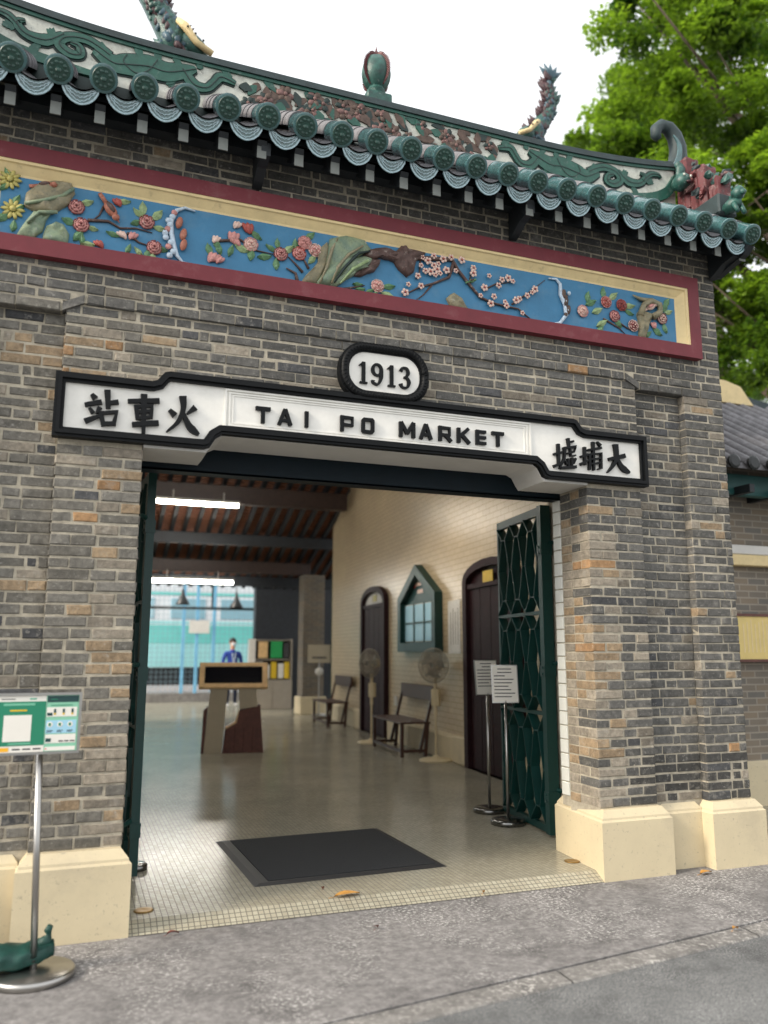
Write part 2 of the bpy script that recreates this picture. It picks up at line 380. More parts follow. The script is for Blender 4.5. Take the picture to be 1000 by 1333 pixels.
def leaf_mat(name, c1, c2):
    m = bpy.data.materials.new(name); m.use_nodes = True; n = m.node_tree.nodes; l = m.node_tree.links
    p = n['Principled BSDF']; p.inputs['Roughness'].default_value = .5
    a = n.new('ShaderNodeAttribute'); a.attribute_name = 'bcol'
    mx = n.new('ShaderNodeMix'); mx.data_type = 'RGBA'; mx.inputs[6].default_value = c1; mx.inputs[7].default_value = c2
    l.new(a.outputs['Fac'], mx.inputs[0]); l.new(mx.outputs[2], p.inputs['Base Color'])
    t = n.new('ShaderNodeBsdfTranslucent'); sc = n.new('ShaderNodeVectorMath'); sc.operation = 'MULTIPLY'; sc.inputs[1].default_value = (2.0, 2.1, .9)
    l.new(mx.outputs[2], sc.inputs[0]); l.new(sc.outputs[0], t.inputs[0])
    ms = n.new('ShaderNodeMixShader'); ms.inputs[0].default_value = .5; l.new(p.outputs[0], ms.inputs[1]); l.new(t.outputs[0], ms.inputs[2])
    l.new(ms.outputs[0], n['Material Output'].inputs[0]); M[name] = m
leaf_mat('leaf_bright', (.016, .052, .010, 1), (.19, .29, .035, 1))
leaf_mat('leaf_far_haze', (.09, .16, .06, 1), (.19, .28, .10, 1))  # distance haze put into these paler greens

# ================================================================== the ground
FZ = .05                                            # level of the tiled floor
def gl(x): return -1.03+(x-1.94)*.142               # kerb joint line
o = struct(MB().add([(-150,-150,-.016),(150,-150,-.016),(150,150,-.016),(-150,150,-.016)], [(0,1,2,3)]).build('road', 'asphalt')); tag(o, 'dark grey asphalt road in front of the kerb strip')
b = MB(); xs = [-40, 40]
b.add([(-40,gl(-40),0),(40,gl(40),0),(40,40,0),(-40,40,0),(-40,gl(-40),-.014),(40,gl(40),-.014)], [(0,1,2,3),(0,4,5,1)])
o = struct(b.build('pavement', 'pavement')); tag(o, 'mottled grey concrete pavement at the station entrance')
b = MB(); w = .13
for k in range(-6, 7):                               # edging laid in lengths with open joints
    x0, x1 = k*1.3+.4, k*1.3+1.69
    b.add([(x0,gl(x0)-w-.012,-.008),(x1,gl(x1)-w-.012,-.008),(x1,gl(x1)-.012,-.004),(x0,gl(x0)-.012,-.004),
           (x0,gl(x0)-w-.02,-.015),(x1,gl(x1)-w-.02,-.015)], [(0,1,2,3),(4,5,1,0)])
o = struct(b.build('kerb_strip', 'kerb_concrete')); tag(o, 'pale concrete edging strip between pavement and road')
# tiled floor: short nosing up from the pavement, then level to the far yard
b = MB(); L = (-3.9, 3.6)
b.add([(-1.55,-.085,.004),(1.55,-.085,.004),(1.55,.03,FZ),(-1.55,.03,FZ)], [(0,1,2,3)])
b.add([(-1.62,.03,FZ),(1.62,.03,FZ),(1.62,.62,FZ),(-1.62,.62,FZ)], [(0,1,2,3)])
b.add([(-3.9,.62,FZ),(5.2,.62,FZ),(5.2,19.9,FZ),(-3.9,19.9,FZ)], [(0,1,2,3)])
o = struct(b.build('tiled_floor', 'floor_tile')); tag(o, 'small square mosaic tiled floor running through the hall')
b = MB().bx(-8, 12, 19.95, 20.25, .0, .3); o = struct(b.build('platform_kerb', 'kerb_concrete'))

# ================================================================== the gatehouse
GH = thing('station_gatehouse', 'grey brick station gatehouse with glazed tile roof and blue relief frieze', 'building')
W, XP, XCL, XCR = 1.556, 2.037, 2.478, 2.861        # opening edge, door pier edge, corner pilaster
ZP = .446; CH = .066
YU, YD, YR = -.014, .0, .05                        # planes: upper wall and corner pilasters, door surround, recessed panels
ZC1, ZC2 = ZP+46*CH+.001, ZP+47*CH+.001                               # underside of the corbel, outer and middle
b = MB(); g = .0055
for s in (-1, 1):
    def sx(a, c): return (min(s*a, s*c), max(s*a, s*c))
    b.bx(*sx(XCL+g, XCR-g), YU+g, .40, 0, ZC1+g-.001)
    b.bx(*sx(XP-g+.001, XCL+g-.001), YR+g, .40, 0, ZC1+.2)
    b.bx(*sx(W+g, XP-g), YD+g, .36, 0, 2.949)
    b.bx(*sx(W+.3, XCR-.02), .401, 1.0, 0, 4.6)
b.bx(-XP+g, XP-g, YD+g, .36, 2.95, 3.7)
b.bx(-XCR+g, XCR-g, YU+g, .40, ZC2+g, 4.86)
for s in (-1, 1): b.bx(min(s*(XP+.02), s*(XCR-g)), max(s*(XP+.02), s*(XCR-g)), YU+g+.0015, .395, ZC1+g, ZC2+.03)
for s in (-1, 1): b.bx(min(s*(XCR-.35), s*(XCR-g)), max(s*(XCR-.35), s*(XCR-g)), .401, 1.9, 0, 4.86)
wall = b.build('wall', 'mortar', GH)

# ---- bricks: corner bricks are whole boxes, the rest faces set proud of the mortar
GREY = np.array([.105, .102, .094]); DARK = np.array([.05, .051, .053]); TAN = np.array([.285, .208, .128]); PALE = np.array([.27, .235, .185]); ORANGE = np.array([.33, .195, .095])
from mathutils import noise as mnoise
def brick_colour(x, z, jamb=False):
    big = mnoise.noise(Vector((x*1.1+7, z*1.3, 3)))            # tones drift across the wall, not brick by brick
    c = GREY*random.uniform(.82, 1.22)*(1+.35*big)
    warm = .02
    if x < -1.3: c = GREY*random.uniform(1.0, 1.5)*(1+.3*big)+np.array([.012, .007, -.002])
    if x < -1.3 and z < 3.4:
        warm = .10
        if x < -2.0: warm = .08 if z < 2.2 else (.42 if 2.75 < z < 3.35 else .06)
        if x > -1.84: warm = .50 if z < 2.35 else .25
        if x < -1.75 and 3.05 < z < 3.35: warm = .5
    if x > 1.4 and z < 2.52:
        if x < 1.80: warm = .50
        elif x < 2.05: warm = .10
        elif x > 2.4: warm = .08
        else: warm = 0
    if jamb: warm = .95 if z < 2.5 else .05
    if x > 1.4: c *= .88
    if 2.2 < z < 3.4 and x > XCL and random.random() < .45: warm = .35
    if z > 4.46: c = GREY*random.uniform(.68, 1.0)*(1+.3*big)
    elif z > 3.5: c = (GREY*random.uniform(.8, 1.15) if x > -1 else GREY*random.uniform(.85, 1.3))*(1+.3*big)
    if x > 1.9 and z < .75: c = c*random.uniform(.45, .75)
    if random.random() < warm:
        q = random.random(); c = PALE if q < .5 else (TAN if q < .93 else ORANGE)
        c = c*random.uniform(.75, 1.12)
    elif random.random() < .045: c = DARK*random.uniform(1, 1.6)
    elif random.random() < .06: c = PALE*random.uniform(.55, .8)
    return (float(c[0]), float(c[1]), float(c[2]), 1)
bricks = []                                          # (verts, faces, colour, size seen)
def brick(x0, x1, y0, y1, z0, z1, col, faces='f'):
    """worn box: chamfered front edges, corners out of true"""
    j = lambda a: random.uniform(-a, a)
    ch = .004+random.random()*.006; dy = j(.0035)
    X0, X1, Z0, Z1 = x0+j(.003), x1+j(.003), z0+j(.002), z1+j(.002)
    def rng(y, i): return [(X0+i+j(.0035), y, Z0+i+j(.0025)), (X1-i+j(.0035), y, Z0+i+j(.0025)), (X1-i+j(.0035), y, Z1-i+j(.0025)), (X0+i+j(.0035), y, Z1-i+j(.0025))]
    xm = X0+(X1-X0)*random.uniform(.35, .65)
    vs = rng(y1, 0)+rng(y0+ch+dy, 0)+rng(y0+dy, ch*.8)
    vs += [(xm, y0+dy+j(.0025), Z0+ch*.8+j(.0015)), (xm, y0+dy+j(.0025), Z1-ch*.8+j(.0015))]
    fs = [(0,1,5,4),(1,2,6,5),(2,3,7,6),(3,0,4,7),(4,5,9,12,8),(5,6,10,9),(6,7,11,13,10),(7,4,8,11),(8,12,13,11),(12,9,10,13)]
    c = Vector(((x0+x1)/2, y0, (z0+z1)/2)); d = (c-CAM); area = (x1-x0)*(z1-z0)*abs(d.y)/d.length**3
    q = (c-CAM); zc = q.dot(_f); u = q.dot(_r)/zc*1055+500; v = 666.5-q.dot(_u)/zc*1055
    if not (-10 < u < 1010 and 0 < v < 1333): area = 0
    bricks.append((vs, fs, col, area))
def jamb_brick(x, y0, y1, z0, z1, col, depth=.1):
    """brick on the reveal of the opening, face turned to -x (right pier) or +x (left pier)"""
    s = 1 if x > 0 else -1; j = lambda a: random.uniform(-a, a); ch = .005
    def rng(xx, i): return [(xx+j(.001), y0+i+j(.002), z0+i+j(.0015)), (xx+j(.001), y1-i+j(.002), z0+i+j(.0015)), (xx+j(.001), y1-i+j(.002), z1-i+j(.0015)), (xx+j(.001), y0+i+j(.002), z1-i+j(.0015))]
    vs = rng(x+s*depth, 0)+rng(x+s*ch, 0)+rng(x, ch*.8)
    fs = [(0,1,5,4),(1,2,6,5),(2,3,7,6),(3,0,4,7),(4,5,9,8),(5,6,10,9),(6,7,11,10),(7,4,8,11),(8,9,10,11)]
    c = Vector((x, (y0+y1)/2, (z0+z1)/2)); d = c-CAM
    bricks.append((vs, fs, col, (y1-y0)*(z1-z0)*abs(d.x)/d.length**3 if s > 0 else 0))
SL, HL, JT = .222, .105, .0095                        # stretcher, header, joint
def hidden(x0, x1, z0, z1):
    if x0 > -2.60 and x1 < 2.60 and z0 > 3.80 and z1 < 4.44: return True           # behind the frieze
    if x0 > -2.03 and x1 < 2.03 and z0 > 2.74 and z1 < 3.08: return True           # behind the sign
    if x0 > -1.42 and x1 < 1.42 and z0 > 2.74 and z1 < 3.15: return True
    if x0 > -.28 and x1 < .22 and z0 > 3.10 and z1 < 3.48: return True
    return False
def lay(x0, x1, y, yb, z0, z1, start=0, cut=None):
    k0 = math.floor((z0-ZP)/CH+.5); k1 = math.ceil((z1-ZP)/CH-.2)
    for k in range(k0, k1):
        za, zb = ZP+k*CH+JT/2, ZP+(k+1)*CH-JT/2
        za = max(za, z0+.002); zb = min(zb, z1-.002)
        if zb-za < .015: continue
        x = x0; i = k+start; first = True
        while x < x1-.01:
            L = SL if i % 2 else HL
            if random.random() < .12: L = SL
            if random.random() < .06: L = .06
            if first and k % 2 == 0: L = L*random.uniform(.5, 1)
            first = False
            xe = min(x+L*random.uniform(.95, 1.05), x1)
            if x1-xe < .05: xe = x1
            if not hidden(x, xe, za, zb): brick(x+(JT/2 if x > x0 else 0), xe-(JT/2 if xe < x1 else 0), y, yb, za, zb, brick_colour((x+xe)/2, (za+zb)/2))
            x = xe; i += 1
for s in (-1, 1):
    a, c = (XCL, XCR) if s > 0 else (-XCR, -XCL)
    lay(a, c, YU, YU+.11, ZP, ZC1, 0)
    a, c = (XP, XCL) if s > 0 else (-XCL, -XP)
    lay(a+.001, c-.001, YR, YR+.05, ZP, ZC1, 1)
    # door piers with toothed corners
    for k in range(int((2.70-ZP)/CH)+1):
        za, zb = ZP+k*CH+JT/2, min(ZP+(k+1)*CH-JT/2, 2.71)
        if zb-za < .02: continue
        L, Dp = (SL, HL) if k % 2 else (HL, SL)
        x0, x1 = (W, W+L) if s > 0 else (-W-L, -W)
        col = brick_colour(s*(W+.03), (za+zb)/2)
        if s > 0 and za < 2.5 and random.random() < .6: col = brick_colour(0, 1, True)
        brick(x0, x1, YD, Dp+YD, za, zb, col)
        rest = XP-W-L-JT; xx = W+L+JT
        parts = [rest] if rest < .15 else ([rest-HL-JT, HL] if random.random() < .5 else [HL, rest-HL-JT])
        if rest > .3: parts = [SL, rest-SL-JT] if k % 2 else [.14, SL, max(.02, rest-.14-SL-2*JT)] if rest > .39 else [rest-SL-JT, SL]
        if random.random() < .35:                     # here and there a stretcher gives way to two headers
            parts = [w_ for q in parts for w_ in ([q*.48-JT/2, q*.52-JT/2] if q > .19 else [q])]
        for p in parts:
            if p < .03: continue
            xa, xb = (xx, xx+p) if s > 0 else (-xx-p, -xx)
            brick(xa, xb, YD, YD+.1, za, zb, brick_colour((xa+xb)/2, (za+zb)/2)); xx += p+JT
        y = YD+Dp+JT
        while y < .345:
            ye = min(.355, y+(SL if (k+int(y*10)) % 2 else HL))
            if .355-ye < .04: ye = .355
            jamb_brick(s*W, y, ye, za, zb, brick_colour(s*W, (za+zb)/2, True)); y = ye+JT
lay(-XP, XP, YD, YD+.09, 3.0, ZC2, 0)
lay(-XCR, XCR, YU, YU+.1, ZC2+.064, 4.85, 1)
# corbel course, a little prouder, stepping down beyond the door surround with slanted bricks
for x0, x1, z in ((-1.93, 1.93, ZC2), (-XCR, -XP-.03, ZC1), (XP+.03, XCR, ZC1)):
    x = x0
    while x < x1-.02:
        xe = min(x1, x+random.choice((SL, HL, SL*.8)))
        if x1-xe < .06: xe = x1
        brick(x+.004, xe-.004, YU-.003, YU+.1, z, z+.060, brick_colour((x+xe)/2, z)); x = xe
for s in (-1, 1):
    lay(*((XP-.02, XCR) if s > 0 else (-XCR, -XP+.02)), YU, YU+.1, ZC1+.064, ZC2+.066, 0)
    pts = [(s*1.935, ZC2), (s*1.935, ZC2+.06), (s*2.062, ZC1+.06), (s*2.062, ZC1)]
    bb = MB().prism(inset(pts, .004), YU-.003, YU+.1); bricks.append((bb.v, bb.f, brick_colour(0, 3.6), 1))
bricks.sort(key=lambda q: -q[3])
for vs, fs, col, ar in bricks[:300]:
    mb = MB(); mb.cc = col; mb.add(vs, fs); mb.build('brick', 'brick', wall, attr='bcol')
mb = MB()
for vs, fs, col, ar in bricks[300:]: mb.cc = col; mb.add(vs, fs)
stuff(mb.build('brickwork', 'brick', wall, attr='bcol'))

# ---- plinths: pale painted render with a bevelled top
def plinth(poly, name='plinth'):
    """poly: outline on the ground, anticlockwise; the top course slopes in"""
    b = MB(); n = len(poly)
    levels = [(0, 0), (.372, 0), (.384, .012), (.398, .014), (.446, .05)]
    rings = []
    for z, i in levels:
        q = inset(poly, i) if i else poly; rings.append([(x, y, z) for x, y in q])
    vs = [p for r in rings for p in r]
    fs = [(k*n+i, k*n+(i+1) % n, (k+1)*n+(i+1) % n, (k+1)*n+i) for k in range(len(levels)-1) for i in range(n)]
    fs += [tuple(range((len(levels)-1)*n, len(levels)*n))]
    b.add(vs, fs); return b.build(name, 'plinth_paint', GH)
e, pf = .05, .0885
for s in (-1, 1):
    m = lambda pts: [(s*x, y) for x, y in (pts if s > 0 else pts[::-1])]
    plinth(m([(W-e, -pf), (XP+e, -pf), (XP+e, .30), (XP-.03, .62), (W+.03, .62)]))
    plinth(m([(XP+e-.02, .012), (XCL-e+.02, .012), (XCL-e+.02, .33), (XP+e-.02, .33)]))
    plinth(m([(XCL-e, -pf-.01), (XCR+e, -pf-.01), (XCR+e, 1.9), (XCL-e, 1.9)]))
# ---- white tile lining beside the gate
linings = {s: MB().bx(min(s*(W+.012), s*(W+.3)), max(s*(W+.012), s*(W+.3)), .361, .475, .40, 2.70).build('reveal_lining', 'mortar', GH) for s in (-1, 1)}
tm = MB().cbx(0, .02, .372, .468, .003, .0955, .004).mesh('lining_tile', 'tile_white')
for k in range(22):
    for s in (-1, 1):
        o = bpy.data.objects.new('lining_tile', tm); COL.objects.link(o); o.parent = linings[s]; o.location = (s*W-(0 if s > 0 else .02), 0, .47+k*.1)
# ---- lintel and steel beam over the opening
prof = [(-W, 2.70), (-1.19, 2.70), (-1.165, 2.735), (-1.135, 2.79), (-1.09, 2.812), (1.09, 2.812), (1.135, 2.79), (1.165, 2.735), (1.19, 2.70), (W, 2.70), (W, 3.0), (-W, 3.0)]
MB().prism(prof, -.015, .352).build('lintel', 'plaster_grey', GH)
b = MB(); b.bx(-1.72, 1.72, .36, .372, 2.655, 2.98); b.bx(-1.72, 1.72, .36, .47, 2.653, 2.667); b.build('steel_beam', 'beam_green', GH)

# ---- frieze
fr = MB(); FX, FT, FB = 2.64, 4.462, 3.785
def rect(x0, x1, z0, z1): return [(x0, z0), (x1, z0), (x1, z1), (x0, z1)]
fr.ring(rect(-FX, FX, FB, FT), rect(-2.536, 2.536, 3.888, 4.362), -.075, .02)
frieze = fr.build('frieze', 'frame_red', GH)
b = MB()
prev = [(-2.536, 3.889), (-2.536, 4.362), (2.536, 4.362), (2.536, 3.889)]
steps = [(0, -.070), (.02, -.068), (.026, -.057), (.075, -.030), (.082, -.026), (.1, -.022)]
rings = [[(-2.536+i, y, 3.889), (-2.536+i, y, 4.362-i*.85), (2.536-i, y, 4.362-i*.85), (2.536-i, y, 3.889)] for i, y in steps]
for r0, r1 in zip(rings, rings[1:]):
    b.add(r0+r1, [(0,1,5,4),(1,2,6,5),(2,3,7,6)])
b.build('cream_moulding', 'frame_cream', frieze)
MB().bx(-2.47, 2.47, -.0225, -.005, 3.86, 4.30).build('painted_panel', 'panel_blue', frieze)
YB = -.0235                                            # face of the blue panel
def f_rose(x, z, r, m):
    b = MB()
    for k, (n, rr, dy) in enumerate(((7, 1, 0), (6, .72, .009), (4, .42, .017))):
        for i in range(n):
            a = 2*PI*i/n+k*.45; cx, cz = x+math.cos(a)*r*rr*.62, z+math.sin(a)*r*rr*.62
            b.mi = 0; b.blob((cx, YB-.008-dy, cz), (r*rr*.40, .011, r*rr*.50), 7, Euler((0, -a, 0)))
            b.mi = 1; b.tube([(x+math.cos(a+t)*r*rr*1.02, YB-.012-dy, z+math.sin(a+t)*r*rr*1.02) for t in (-.38, 0, .38)], .0035, 4)
    b.mi = 1; b.blob((x, YB-.034, z), (r*.15, .008, r*.15), 6)
    return b.build('rose', m, frieze, smooth=True)
ROSE = [(-2.019,4.147),(-1.986,4.037),(-1.609,4.13),(-1.556,3.97),(-.957,4.104),(-.759,4.073),(-.635,4.099),(-.599,4.183),(-.524,4.142),(-.083,3.963),(1.78,4.144),(1.922,4.141),(1.853,4.04),(2.022,3.988),(2.3,4.089),(1.565,4.037)]
RM = [('rose_pink','rose_dark')]*4+[('petal_pale','rose_pink'),('rose_pink','rose_dark'),('rose_pink','rose_red'),('rose_pink','rose_pink'),('rose_pink','petal_pale'),('rose_pink','petal_pale'),('rose_red','rose_pink'),('rose_dark','rose_red'),('rose_pink','rose_dark'),('rose_dark','petal_pale'),('petal_pale','rose_dark'),('petal_pale','rose_pink')]
for (x, z), m in zip(ROSE, RM): f_rose(x, z, .045, m)
for x, z in ((-2.393, 4.248), (-2.364, 4.062)):
    b = MB()
    for k in range(10):
        a = k*2*PI/10; b.blob((x+math.cos(a)*.04, YB-.01, z+math.sin(a)*.04), (.028, .008, .012), 6, Euler((0, -a, 0)))
    b.blob((x, YB-.02, z), (.02, .012, .02), 6); b.build('chrysanthemum', 'petal_yellow', frieze, smooth=True)
BUD = [(-1.877,3.933),(-1.786,4.226),(-1.748,4.018),(-1.687,4.022),(-1.182,4.095),(-1.195,3.969),(-1.154,3.96),(-1.071,4.132),(-1.051,4.22),(-.978,4.212),(-1.05,4.098),(2.217,4.019)]
BM = ['rose_red','rose_red','petal_pale','rose_pink','petal_pale','rose_pink','rose_pink','rose_pink','petal_pale','rose_red','rose_pink','rose_pink']
for i, ((x, z), m) in enumerate(zip(BUD, BM)):
    a = random.uniform(.6, 2.2); b = MB(); r = .05 if i in (5, 7, 9) else .036
    for k in (-1, 0, 1): b.blob((x+k*r*.35, YB-.010-.006*(k == 0), z), (r*.38, .011, r*.8), 6, Euler((0, a-1.5+k*.35, 0)))
    b.build('bud', m, frieze, smooth=True)
LEAF = [(-2.415,4.206),(-2.353,4.123),(-2.413,4.007),(-2.354,3.96),(-2.403,4.281),(-2.337,4.074),(-1.965,4.189),(-2.055,4.049),(-1.998,3.97),(-1.922,4.03),(-1.942,3.92),(-1.977,3.952),(-1.753,4.241),(-1.66,4.182),(-1.549,4.189),(-1.635,4.218),(-1.801,4.015),(-1.709,3.934),(-1.648,3.93),(-1.564,3.914),(-1.592,3.921),(-1.511,3.97),(-1.532,4.106),(-1.671,4.118),(-1.22,4.022),(-1.16,4.041),(-1.176,4.071),(-1.084,4.039),(-1.015,4.068),(-.952,4.038),(-.925,4.177),(-.82,4.104),(-.708,4.116),(-.781,4.145),(-.786,4.001),(-.866,4.037),(-.564,4.238),(-.544,4.078),(-.661,4.159),(-.224,3.953),(-.207,3.918),(-.138,3.916),(.001,3.974),(-.008,3.911),(-.095,3.906),(1.645,4.118),(1.764,4.214),(1.699,4.062),(1.737,3.966),(1.882,4.001),(1.99,4.094),(1.85,4.202),(1.993,4.147),(2.359,4.231),(2.369,4.153),(2.328,4.015),(2.25,3.977),(2.158,3.938),(1.72,3.913),(1.62,4.16),(2.34,4.19)]
CEN = ROSE+BUD+[(-2.393, 4.248), (-2.364, 4.062)]
for i, (x, z) in enumerate(LEAF):
    c = min(CEN, key=lambda q: (q[0]-x)**2+(q[1]-z)**2); a = math.atan2(z-c[1], x-c[0])+random.uniform(-.4, .4)
    L = random.uniform(.068, .10)*(1.2 if x > 1.5 else 1); w = L*random.uniform(.42, .58); u = Vector((math.cos(a), 0, math.sin(a))); p = Vector((-u.z, 0, u.x)); c0 = Vector((x, YB-.004, z))
    vs = []
    for t, ww in ((-.5, .05), (-.25, .7), (.05, 1), (.3, .62), (.5, .02)):
        q = c0+u*L*t; vs += [q+p*w/2*ww, q+Vector((0, -.014-.004*math.sin(t*6), 0)), q-p*w/2*ww]
    fs = []
    for k in range(4): fs += [(3*k, 3*k+1, 3*k+4, 3*k+3), (3*k+1, 3*k+2, 3*k+5, 3*k+4)]
    vs2 = [(v.x, YB, v.z) for v in vs]; mb = MB(); mb.add(vs, fs)
    mb.add([vs[0], vs[3], vs[6], vs[9], vs[12], vs[14], vs[11], vs[8], vs[5], vs[2]]+[(v.x, YB+.001, v.z) for v in (vs[0], vs[3], vs[6], vs[9], vs[12], vs[14], vs[11], vs[8], vs[5], vs[2])], [(k, (k+1) % 10, (k+1) % 10+10, k+10) for k in range(10)])
    mb.build('leaf', 'leaf_paint' if random.random() < .62 else 'leaf_pale', frieze)
BLOS = [(.25,4.227),(.335,4.254),(.408,4.244),(.237,4.165),(.334,4.183),(.309,4.13),(.383,4.131),(.213,4.083),(.432,4.164),(.346,4.113),(.47,4.267),(.553,4.262),(.506,4.172),(.645,4.218),(.644,4.176),(.772,4.179),(.847,4.118),(.731,4.082),(.699,4.016),(.807,4.026),(.78,3.968),(.896,3.999),(.908,3.972),(.988,4.026),(1.038,3.936),(1.082,4.078),(1.15,4.139),(.966,4.17),(.875,4.167),(.927,4.188),(1.123,4.109),(1.015,4.042),(.117,3.945),(.141,4.007),(.236,4.012),(.29,4.21),(.37,4.2),(.27,4.13),(.36,4.155)]
pm = []
for t in range(3):
    b = MB(); r = .0165+.004*t
    for k in range(5):
        a = k*2*PI/5+t; b.blob((math.cos(a)*r*.75, YB-.022, math.sin(a)*r*.75), (r*.5, .006, r*.5), 6)
    b.mi = 1; b.blob((0, YB-.028, 0), (r*.32, .006, r*.32), 6); pm.append(b.mesh('blossom', ['petal_pale', 'rose_red'], True))
for i, (x, z) in enumerate(BLOS):
    o = bpy.data.objects.new('blossom', pm[i % 3]); COL.objects.link(o); o.parent = frieze; o.location = (x, 0, z)
BR = [([(-1.952,4.077),(-1.833,4.093),(-1.763,4.061),(-1.669,4.079),(-1.572,4.067)],.010),([(-1.865,4.187),(-1.888,4.121),(-1.926,4.082)],.008),([(-1.721,4.038),(-1.651,3.99),(-1.581,3.976)],.009),
 ([(-1.192,4.085),(-1.025,4.125),(-.914,4.07),(-.803,4.065)],.010),([(-.639,3.884),(-.656,3.957),(-.721,3.984)],.013),([(-.608,3.973),(-.658,4.024),(-.707,4.066)],.009),([(-.568,4.006),(-.593,4.052),(-.61,4.075)],.009),([(-.376,3.885),(-.275,3.919),(-.173,3.953)],.010),
 ([(.15,4.215),(.238,4.225),(.483,4.257),(.531,4.181),(.63,4.077),(.704,4.005),(.831,3.977),(1.012,3.968),(1.128,3.89)],.017),([(.495,4.235),(.456,4.12),(.333,4.051),(.236,4.012),(.105,3.925)],.013),([(.731,4.07),(.835,4.136),(.966,4.17)],.007),([(.961,3.997),(1.096,4.105),(1.248,4.235)],.007),([(.333,4.051),(.26,3.957),(.2,3.905)],.007),
 ([(.24,4.22),(.23,4.11),(.2,4.06)],.006),([(.62,4.09),(.63,4.18),(.67,4.23)],.006),([(1.753,4.007),(1.894,3.951),(1.949,3.908)],.008),([(1.868,4.011),(1.967,3.962),(2.04,3.947)],.008)]
for pts, r in BR:
    k = len(pts); MB().tube([(x, YB-r*.6, z) for x, z in pts], [r*(1.1-.8*i/(k-1)) for i in range(k)], 6).build('branch', 'branch_paint', frieze, smooth=True)
def relief(poly, h, name, m, folds=0):
    """mound rising from an outline: nested rings lifted off the panel, with folds"""
    b = MB(); n = len(poly); cx = sum(p[0] for p in poly)/n; cz = sum(p[1] for p in poly)/n
    dense = []
    for i in range(n):
        p, q = poly[i], poly[(i+1) % n]
        for t in (0, .5): dense.append((p[0]+(q[0]-p[0])*t+random.uniform(-.004, .004), p[1]+(q[1]-p[1])*t+random.uniform(-.004, .004)))
    n = len(dense); vs = []
    for lv, (sc, hh) in enumerate(((1, 0), (.97, .55), (.8, .9), (.5, 1), (.2, .95))):
        for i, (x, z) in enumerate(dense):
            f = 1+.35*math.sin(i*1.7+folds)*(.3 < sc < .95)
            vs.append((cx+(x-cx)*sc, YB-h*hh*f, cz+(z-cz)*sc))
    fs = [(k*n+i, k*n+(i+1) % n, (k+1)*n+(i+1) % n, (k+1)*n+i) for k in range(4) for i in range(n)]+[tuple(range(4*n, 5*n))]
    return b.add(vs, fs).build(name, m, frieze, smooth=True)
R1a = [(-2.313,4.094),(-2.307,4.177),(-2.236,4.253),(-2.148,4.295),(-2.057,4.296),(-2.034,4.236),(-2.061,4.154),(-2.147,4.076),(-2.23,4.07)]
R1b = [(-2.337,3.9),(-2.294,4.002),(-2.248,4.075),(-2.15,4.09),(-2.182,4.024),(-2.2,3.95),(-2.24,3.895)]
R1c = [(-2.2,3.893),(-2.18,3.99),(-2.13,4.03),(-2.08,4.02),(-2.049,3.96),(-2.055,3.893)]
relief(R1a, .034, 'rock', 'rock_tan'); relief(R1b, .026, 'rock', 'rock_paint', 1); relief(R1c, .03, 'rock', 'rock_paint', 2)
for pts in ([(-2.3,4.10),(-2.2,4.14),(-2.1,4.19),(-2.04,4.25)], [(-2.28,3.98),(-2.22,4.06),(-2.12,4.08)]):
    MB().tube([(x, YB-.034, z) for x, z in pts], .011, 6).build('rock_fold', 'rock_paint', frieze, smooth=True)
R2 = [[(-.623,3.9),(-.559,3.99),(-.511,4.059),(-.496,4.164),(-.44,4.22),(-.42,4.1),(-.47,4.0),(-.52,3.893)],
      [(-.53,3.893),(-.46,4.02),(-.43,4.246),(-.313,4.29),(-.175,4.275),(-.131,4.223),(-.18,4.18),(-.26,4.12),(-.36,4.0),(-.42,3.893)],
      [(-.45,3.893),(-.36,4.02),(-.25,4.14),(-.174,4.162),(-.087,4.15),(-.09,4.10),(-.208,4.052),(-.259,4.008),(-.343,3.934),(-.39,3.893)]]
for i, q in enumerate(R2): relief(q, (.03, .042, .036)[i], 'rock', 'rock_paint' if i != 0 else 'rock_tan', i)
for pts, m in (([(-.42,3.91),(-.38,4.03),(-.3,4.14),(-.2,4.22)], 'rock_tan'), ([(-.5,3.9),(-.45,4.03),(-.42,4.15),(-.38,4.24)], 'rock_tan'), ([(-.36,3.92),(-.27,4.04),(-.16,4.12)], 'leaf_pale'), ([(-.40,3.92),(-.33,4.04),(-.23,4.16),(-.15,4.19)], 'outline_dark')):
    MB().tube([(x, YB-.044, z) for x, z in pts], [.006, .011, .011, .006][:len(pts)], 6).build('rock_fold', m, frieze, smooth=True)
TR = [[(-.19,4.165),(-.14,4.221),(-.035,4.25),(.054,4.239),(.12,4.24),(.13,4.2),(.06,4.16),(0,4.165),(-.07,4.17),(-.12,4.14)],
      [(.05,4.235),(.09,4.285),(.117,4.296),(.144,4.274),(.28,4.272),(.207,4.195),(.188,4.111),(.134,4.067),(.072,4.109),(.03,4.16)],
      [(-.13,4.15),(-.06,4.16),(-.07,4.125),(-.104,4.061),(-.208,4.008),(-.267,4.007),(-.174,4.075)]]
for i, q in enumerate(TR): relief(q, .038, 'tree_trunk', 'branch_paint', i)
relief([(.429,3.961),(.492,4.011),(.553,3.968),(.61,3.893),(.47,3.893)], .03, 'tree_stump', 'rock_tan')
relief([(2.065,3.893),(2.073,4.003),(2.06,4.09),(2.1,4.13),(2.2,4.11),(2.196,4.074),(2.144,3.962),(2.125,3.893)], .036, 'tree_trunk', 'rock_tan')
MB().tube([(2.08,YB-.03,4.07),(2.12,YB-.03,4.17),(2.19,YB-.03,4.21),(2.27,YB-.028,4.19),(2.27,YB-.028,4.13),(2.2,YB-.03,4.08)], [.03,.022,.024,.024,.024,.03], 7).build('tree_trunk', 'rock_tan', frieze, smooth=True)
